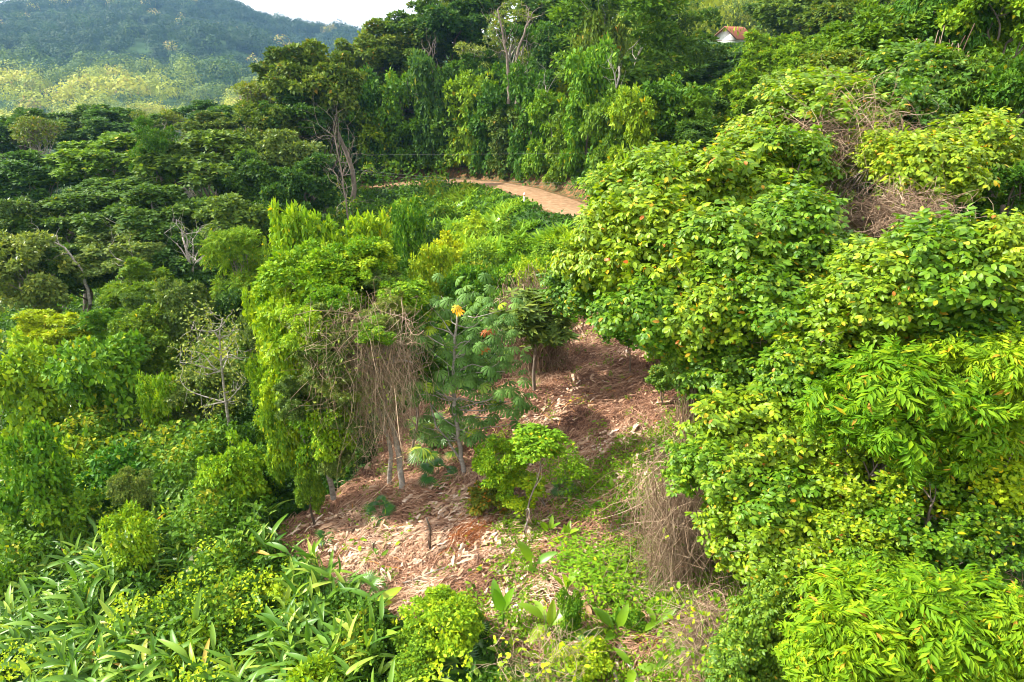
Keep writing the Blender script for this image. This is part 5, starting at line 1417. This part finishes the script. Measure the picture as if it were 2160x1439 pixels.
# ------------------------------------------------------------------ shrubs standing in or before the clearing
def clump(kind, mat, u, v, w, h, base, label, name='leafy_shrub', bark='bark', **kw):
    b = gpt(*base)
    return tree(kind, mat, u, v, w, h, b[1], label, name=name, cat='shrub', base=base, bark=bark, **kw)
clump('shrub', 'weed', 1140, 935, 130, 85, (1115, 1125), 'vivid green small tree with spreading top in the middle of the clearing', name='small_tree', r0=.03, nl=6, depth=.8)
clump('sprawl', 'weed', 1195, 965, 120, 110, (1190, 1050), 'loose vivid green sprawling shrub right of the vivid green small tree', r0=.02)
clump('roundfine', 'vine', 1060, 985, 120, 120, (1080, 1090), 'fine-leaved bushy treelet left of the vivid green small tree', name='small_tree', r0=.035)
clump('shrub', 'vine', 1100, 1035, 110, 70, (1085, 1100), 'darker leafy sprout under the vivid green small tree', name='small_tree', r0=.03)
clump('shrub', 'rust', 1040, 1050, 110, 70, (1050, 1080), 'low orange-flecked bush at the foot of the fine-leaved treelet', r0=.02)
clump('roundfine', 'vine', 930, 1315, 160, 140, (960, 1400), 'large leafy bush in front of the clearing at the bottom center', r0=.05, depth=1)
clump('roundfine', 'vine2', 870, 1385, 160, 120, (880, 1439), 'leafy bush merging below the large one at the bottom center', r0=.05)
clump('round', 'vine', 985, 1320, 80, 90, (1000, 1340), 'right shoulder bush beside the large leafy one at the bottom', r0=.04)
clump('pachira', 'grey', 1135, 670, 180, 110, (1130, 830), 'tree with whorled leaves above the dark brown hanging thicket', name='small_tree', r0=.08)
clump('pachira', 'mid', 860, 760, 150, 90, (870, 985), 'whorl-leaved treelet between the draped tree and the umbrella-leaved one', name='small_tree', r0=.06)
clump('shrub', 'vine2', 1330, 700, 120, 60, (1330, 790), 'loose leafy sprig overhanging the upper clearing', name='small_tree', r0=.03)
clump('broad', 'broad2', 1400, 795, 60, 60, (1400, 860), 'single clump of drooping broad leaves at the right rim of the clearing', r0=.03)
clump('sprawl', 'weed', 1240, 1165, 170, 40, (1240, 1185), 'low bright weed mound right of center in the clearing', r0=.01, trunk=False)
clump('sprawl', 'weed', 1300, 1200, 190, 50, (1300, 1230), 'larger bright weed mound beside the brown vine curtain', r0=.01, trunk=False)
clump('moundfine', 'vine', 1230, 1370, 150, 110, (1230, 1420), 'mixed yellow-green scrub left of the two bottom logs', r0=.01)
clump('moundfine', 'vine2', 1330, 1300, 90, 60, (1330, 1330), 'small dark scrub right above the bottom logs', r0=.01)
clump('moundfine', 'weed', 1420, 1260, 110, 60, (1420, 1290), 'bright low sprouts below the brown vine curtain', r0=.01)
clump('column', 'vine2', 1200, 1300, 60, 110, (1200, 1350), 'narrow leafy upright beside the wide banana-like leaves', r0=.01)

def blade_plant(u, v, k, L, label, el=(.5, 1.25), mat='blade2', seed=0, name='banana_like_plant', stemh=.5, wide=1.0, tlo=0):
    r = np.random.default_rng(300 + seed); b = gpt(u, v); t = thing(name, label, 'plant', b, 'broad-bladed plants')
    a = r.uniform(0, 6.28) + np.arange(k) * 2.2 + r.normal(size=k) * .3; e = r.uniform(*el, k)
    d = np.stack([np.cos(a) * np.cos(e), np.sin(a) * np.cos(e), np.sin(e)], 1); P = np.c_[d[:, :2] * .08, r.uniform(.5, 1, k) * stemh]
    nr = unit(np.array([0, -.3, 1.]) + .2 * r.normal(size=(k, 3)))
    mb = MB(); bl = t_blade(.34, .3, 9, .008, .14, seed)
    place(mb, bl, P, d, nr, L * r.uniform(.75, 1.1, k), tlo + (1 - tlo) * r.random(k), wide)
    obj('leaves', mb.mesh('leaves', True), M[mat], t)
    mb = MB()
    for p in P: tubes(mb, np.array([(0, 0, -.05), p * [.5, .5, .6], p]), np.array([.022, .018, .012]), 5, .3)
    obj('stem', mb.mesh('stem', True), M['blade2'], t)
BP = [
 (1062, 1330, 3, .62, 'tall three-bladed plant rising over pale litter at the bottom center', (.9, 1.4), .7),
 (1155, 1345, 6, .6, 'wide green banana-like clump right of the three-bladed plant', (.3, 1.1), .5),
 (1125, 1215, 3, .6, 'lone banana-like shoot in the brown litter right of center', (.5, 1.3), .4),
 (1075, 1395, 3, .5, 'short banana-like plant with one yellowish blade at the bottom center', (.7, 1.4), .2),
 (1150, 1395, 3, .45, 'small banana-like plant at the foot of the wide clump', (.4, 1.2), .2),
 (1195, 1250, 5, .42, 'cluster of upright banana-like shoots left of the weed mounds', (.6, 1.3), .3),
 (1300, 1345, 5, .5, 'upright banana-like plant above the two bottom logs', (.5, 1.3), .3),
 (1385, 1330, 5, .42, 'dusky banana-like plant right of the bottom logs', (.4, 1.1), .25),
 (1335, 1425, 3, .5, 'broad flat-leaved plant beside the logs at the bottom edge', (.1, .6), .3),
 (1415, 1410, 5, .5, 'leafy banana-like clump at the bottom edge right of the logs', (.4, 1.1), .3),
 (1160, 1130, 4, .5, 'slim blades left of the fallen branch in the clearing', (.8, 1.4), .2),
 (1195, 1140, 4, .45, 'second tuft of slim blades left of the fallen branch', (.8, 1.4), .2),
 (1290, 1040, 5, .4, 'leafy tuft beside the bleached leaves right of center', (.3, 1.1), .1),
 (1245, 1080, 5, .35, 'bluish leafy tuft left of the one by the bleached leaves', (.3, 1.1), .1),
 (1310, 1110, 4, .4, 'bright shoot between weeds right of center', (.6, 1.3), .1),
 (785, 1300, 4, .8, 'long-bladed plant at the dark lower left corner of the clearing', (.4, 1.2), .3),
 (730, 1330, 4, .8, 'second long-bladed plant at the lower left corner of the clearing', (.3, 1.1), .3),
 (960, 455, 6, 1.2, 'big-bladed plant clump just below the dirt road', (.4, 1.2), .6),
 (1040, 490, 6, 1.2, 'bright big-bladed clump between the road and climber mounds', (.4, 1.2), .6),
 (1080, 560, 6, 1.1, 'yellowish big-bladed clump among the climber mounds', (.3, 1.2), .8),
 (905, 480, 6, 1.3, 'big-bladed clump right of the slim dark climber column', (.3, 1.2), .6),
 (560, 870, 6, 1.1, 'dark blades poking out left of the bright vine curtain', (.6, 1.3), .8),
 (150, 920, 6, 1.5, 'spray of palm-like blades below the big vine column', (.2, 1.0), 1.0),
 (800, 1180, 3, .3, 'small seedling with two bright leaves on the straw, left part', (.4, 1.1), .1),
]
for i, (u, v, k, L, lab, el, sh) in enumerate(BP):
    blade_plant(u, v, k, L * (1.25 if v > 1180 and i < 16 else 1), lab, el, seed=i, stemh=sh)
for i, (u, v, k, L, lab) in enumerate([(380, 1390, 6, .95, 'large silvery-white leaves of a broad plant at the bottom left'),
                                       (440, 1215, 6, .8, 'row of silvery-white upturned leaves below the sunlit vine column'),
                                       (410, 1330, 3, .6, 'pair of silvery leaves above the larger silvery ones at the bottom left'),
                                       (330, 925, 3, 1.0, 'single silvery leaf pair shining among the left vine mounds')]):
    blade_plant(u, v, k, L, lab, (.1, 1.0), 'silver', 60 + i, 'silver_leaved_plant', .8, 1.2)

def fan_palm(u, v, k, L, label, seed=0, h=.5):
    r = np.random.default_rng(400 + seed); b = gpt(u, v); t = thing('fan_palm', label, 'palm', b, 'low fan palms')
    a = np.arange(k) * 2.4 + r.uniform(0, 6); e = r.uniform(.2, 1.2, k); d = np.stack([np.cos(a) * np.cos(e), np.sin(a) * np.cos(e), np.sin(e)], 1)
    P = d * h * r.uniform(.6, 1.1, (k, 1)) + np.array([0, 0, .1])
    mb = MB(); place(mb, FAN, P, unit(d + [0, 0, -.6]), unit(d * .5 + [0, -.2, 1]), L * r.uniform(.8, 1.1, k), r.random(k)); obj('leaves', mb.mesh('leaves'), M['palm'], t)
    mb = MB()
    for p in P: tubes(mb, bend(r, np.array([0, 0, -.05]), p, 5, .05), np.linspace(.014, .008, 5), 4, .3)
    obj('stalks', mb.mesh('stalks'), M['palm'], t)
fan_palm(920, 955, 16, .62, 'dark green fan palm behind the slender pale trunk in the clearing', 1, 1.1)
fan_palm(925, 1010, 8, .45, 'lighter small fan palm at the foot of the dark one', 2, .5)
fan_palm(975, 1425, 9, .42, 'fan palm at the bottom edge left of the center', 3, .4)
fan_palm(1248, 1360, 7, .26, 'small bright fan palm above the bottom logs', 4, .25)
fan_palm(800, 1090, 9, .4, 'low bright palm tuft on the straw below the draped tree', 5, .45)
fan_palm(775, 1265, 6, .4, 'pale fan palm at the lower left edge of the clearing', 6, .5)
fan_palm(690, 1145, 5, .3, 'tiny palm tuft on the left part of the straw', 7, .25)
fan_palm(1190, 1045, 8, .3, 'grassy palm tuft right of the vivid green small tree', 8, .35)
fan_palm(1000, 1350, 5, .3, 'yellow-green palm tuft between leafy bush and pale litter', 9, .3)

def sprout(u, v, label, k=7, L=.16, h=.35, mat='weed', seed=0):
    r = np.random.default_rng(500 + seed); b = gpt(u, v); t = thing('seedling', label, 'seedling', b, 'seedlings on the dry clearing')
    P = np.c_[r.normal(size=(k, 2)) * .09, r.uniform(.3, 1, k) * h]; mb = MB()
    place(mb, TO, P, unit(np.c_[P[:, :2] * 8, r.uniform(-.2, .4, k)]), unit(r.normal(size=(k, 3)) * .3 + [0, 0, 1]), L * r.uniform(.7, 1.2, k), r.random(k)); obj('leaves', mb.mesh('leaves'), M[mat], t)
    mb = MB(); tubes(mb, np.array([(0, 0, -.05), (.01, 0, h * .5), (0, .01, h)]), np.array([.01, .008, .004]), 4, .3); obj('stem', mb.mesh('stem'), M['brownstem'], t)
SPR = [(915, 1045, 'dark leafy seedling standing below the umbrella-leaved tree'), (875, 1105, 'bright seedling left of the dead standing stump'), (975, 1040, 'yellow-green seedling beside the slender pale trunk'),
       (985, 1075, 'single pale leaf seedling right of center on the straw'), (745, 1120, 'seedling with rounded leaves on the left straw'), (815, 1205, 'two-leaved seedling in the lower left straw'),
       (1003, 1210, 'small shoot right of the lower straw patch'), (850, 1150, 'thin yellowish seedling by the dead stump'), (975, 1155, 'tiny seedling beside the rust-red fronds'), (1060, 1170, 'seedling cluster in front of the treelets'),
       (1040, 1190, 'dusty seedling right of the rust-red fronds'), (1265, 900, 'leafy seedling above the bleached leaves'), (1355, 905, 'seedling at the right rim of the upper straw'), (1210, 860, 'lone seedling on the upper bleached drift'),
       (1370, 965, 'low seedling near the right-hand thin vines'), (1150, 825, 'seedling at the foot of the dark brown thicket'), (1380, 1180, 'seedling at the left side of the brown vine curtain'), (1380, 1240, 'large-leaved seedling below the weed mounds'),
       (1000, 1260, 'seedling right of the large bottom bush'), (760, 1160, 'yellow seedling among dead leaves, left')]
for i, (u, v, lab) in enumerate(SPR):
    sprout(u, v, lab, k=5 + i * 7 % 7, L=.13 + .02 * (i % 4), h=.2 + .06 * (i % 5), seed=i, mat='weed' if i % 3 else 'broad2')

# ------------------------------------------------------------------ logs, stumps, dead wood
def log(p0, p1, r0, label, mat='bark', name='fallen_branch', lift=.06, forks=2, seed=0):
    r = np.random.default_rng(600 + seed); a = gpt(*p0); c = gpt(*p1); a[2] += lift; c[2] += lift
    t = thing(name, label, 'log' if r0 > .04 else 'branch', a); P = bend(r, a * 0, c - a, 10, .03)
    P[:, 2] = G(P[:, 0] + a[0], P[:, 1] + a[1]) - a[2] + lift + r0 + np.linspace(0, .05, 10)
    mb = MB(); tubes(mb, P, np.linspace(r0, r0 * .55, 10), 9, .5); obj('trunk' if r0 > .04 else 'stem', mb.mesh('wood', True), M[mat], t)
    for f in range(forks):
        j = 4 + f * 2; e = P[j] + (P[-1] - P[0]) * .22 + r.normal(size=3) * np.array([.2, .2, .05]) + [0, 0, .08]
        mb = MB(); tubes(mb, bend(r, P[j], e, 5, .08), np.linspace(r0 * .5, r0 * .15, 5), 5, .5); obj('side_branch', mb.mesh('side_branch', True), M[mat], t)
log((1305, 1372), (1352, 1460), .06, 'pale fallen log at the bottom edge, right one of two', 'palebark', 'fallen_log', forks=0, seed=1)
log((1283, 1405), (1310, 1470), .06, 'shorter grey fallen log left of the other at the bottom edge', 'bark', 'fallen_log', forks=0, seed=2)
log((1228, 1148), (1318, 1122), .045, 'pale fallen branch lying among weeds right of center', 'palebark', seed=3)
log((850, 1238), (945, 1205), .03, 'thin fallen branch across the lower left straw', 'palebark', seed=4)
log((1130, 1035), (1185, 1160), .035, 'dark fallen stem sloping down from the vivid green small tree', 'bark', seed=5, forks=1)
log((1180, 1180), (1215, 1310), .04, 'grey fallen stem running down beside the weed mounds', 'bark', seed=6, forks=1)
log((1480, 825), (1530, 838), .03, 'bleached forked branch at the right rim of the clearing', 'palebark', seed=7, lift=.4)
log((1330, 1302), (1368, 1302), .02, 'short pale stick left of the twiggy scrub', 'palebark', seed=8, forks=0)
log((960, 1370), (975, 1420), .03, 'curled orange-brown dead stem at the bottom, left of center', 'brownstem', seed=9, forks=0, lift=.35)

def stump(u, v, h, r0, label, mat='darkbark', seed=0, lean=(0, 0)):
    r = np.random.default_rng(700 + seed); b = gpt(u, v); t = thing('dead_stump', label, 'stump', b, 'dead stumps left in the clearing')
    P = bend(r, np.array([0, 0, -.1]), np.array([lean[0], lean[1], h]), 8, .05); mb = MB(); R = np.linspace(r0, r0 * .6, 8) * r.uniform(.85, 1.15, 8); R[0] *= 1.4
    tubes(mb, P, R, 8, .5)
    for i in range(4):
        j = int(r.integers(3, 8)); e = P[j] + unit(r.normal(size=3) + [0, 0, .6]) * r.uniform(.1, .3); tubes(mb, bend(r, P[j] * 1.0, e, 4, .1), np.linspace(r0 * .3, r0 * .1, 4), 4, .5)
    obj('trunk', mb.mesh('trunk', True), M[mat], t)
    n = 60; q = P[r.integers(0, 8, n)]; e = q + np.c_[r.normal(size=(n, 2)) * .1, -r.uniform(.1, .4, n)]; e[:, 2] = np.maximum(e[:, 2], .02)
    mb = MB(); tubes(mb, np.stack([q, (q + e) / 2 + np.c_[r.normal(size=(n, 2)) * .06, np.zeros(n)], e], 1), np.tile([.006, .005, .003], (n, 1)), 3, r.random(n)); obj('dry_fibres', mb.mesh('dry_fibres'), M['brownstem'], t)
stump(910, 1165, 1.2, .045, 'dark dead stem standing in the middle of the straw', seed=1, lean=(-.1, 0))
stump(1115, 1128, .9, .035, 'thin pale cut stem under the vivid green small tree', 'palebark', seed=2)
stump(1010, 1192, .35, .03, 'low broken stump right of the rust-red fronds', seed=3)
stump(790, 1165, .3, .035, 'squat shaggy stump on the left straw', seed=4)
stump(1345, 1075, .3, .03, 'tiny stump among the weeds on the right', seed=5)
stump(690, 1175, .2, .04, 'low stump at the far left of the straw', seed=6)

def rust_fronds():
    b = gpt(985, 1135); t = thing('rust_red_dead_fronds', 'heap of rust-red dead fronds on the straw at the center', 'dead fronds', b); r = np.random.default_rng(19); n = 260
    mb = MB(); a = r.normal(size=n) * .5 + .8; A = np.c_[r.normal(size=n) * .35, r.normal(size=n) * .4, np.zeros(n)]; A[:, 2] = G(A[:, 0] + b[0], A[:, 1] + b[1]) - b[2] + .05 + r.random(n) * .15
    L = r.uniform(.2, .7, n); E = A + np.c_[np.cos(a) * L, np.sin(a) * L, r.uniform(-.05, .12, n)]; tubes(mb, np.stack([A, (A + E) / 2 + [0, 0, .05], E], 1), np.tile([.008, .007, .004], (n, 1)), 3, r.random(n))
    obj('fronds', mb.mesh('fronds'), M['rustfern'], t)
rust_fronds()

# ------------------------------------------------------------------ cables over the road and the marker post
def cable(p, Y, label, r0=.0045):
    P = np.array([at(u, v, y) for (u, v), y in zip(p, Y)]); a = P[0].copy(); t = np.linspace(0, 1, 24)[:, None]
    Q = P[0] * (1 - t) + P[-1] * t; mid = P[len(P) // 2]; sag = ((P[0] + P[-1]) / 2 - mid)[2]; Q[:, 2] -= 4 * sag * (t * (1 - t))[:, 0]
    mb = MB(); tubes(mb, Q - a, np.full(24, r0), 5, .5); o = obj('overhead_cable', mb.mesh('cable', True), M['wire'], None, a); tagm(o, label, 'cable', 'overhead cables along the road')
cable([(640, 325), (1000, 322), (1480, 318)], (70, 62, 52), 'highest thin cable crossing in front of the forest wall')
cable([(640, 345), (1000, 366), (1480, 386)], (62, 58, 48), 'middle thin cable above the road bank')
cable([(640, 350), (1040, 374), (1480, 392)], (62, 57, 47), 'lowest thin cable just above the red bank')
def post():
    b = gpt(1106, 432); t = thing('marker_post', 'short white marker post at the near edge of the dirt road', 'post', b); mb = MB()
    tubes(mb, np.array([(0, 0, -.2), (0, 0, .45), (0, 0, .9), (0, 0, .95)]), np.array([.07, .07, .065, .03]), 8, .5); obj('shaft', mb.mesh('shaft'), M['white'], t)
    mb = MB(); tubes(mb, np.array([(0, 0, .68), (0, 0, .8)]), np.array([.073, .073]), 8, .5); obj('band', mb.mesh('band'), M['tile'], t)
post()

# ------------------------------------------------------------------ haze
def haze():
    lo = np.array([-2600., -60., -135.]); hi = np.array([2600., 3200., 175.])
    V = np.array([(x, y, z) for x in (lo[0], hi[0]) for y in (lo[1], hi[1]) for z in (lo[2], hi[2])]); mb = MB()
    mb.add(V, [(0, 1, 3, 2), (4, 6, 7, 5), (0, 4, 5, 1), (2, 3, 7, 6), (0, 2, 6, 4), (1, 5, 7, 3)], .5)
    m, n, out = new_mat('thin blue air'); v = n.nodes.new('ShaderNodeVolumePrincipled')
    v.inputs['Color'].default_value = (.3, .56, 1, 1); v.inputs['Density'].default_value = .00011; v.inputs['Anisotropy'].default_value = .2
    n.links.new(v.outputs['Volume'], out.inputs['Volume'])
    o = obj('haze', mb.mesh('haze'), m); o['kind'] = 'stuff'; o['label'] = 'thin blue haze in the air over the valley'; o['category'] = 'haze'
haze()
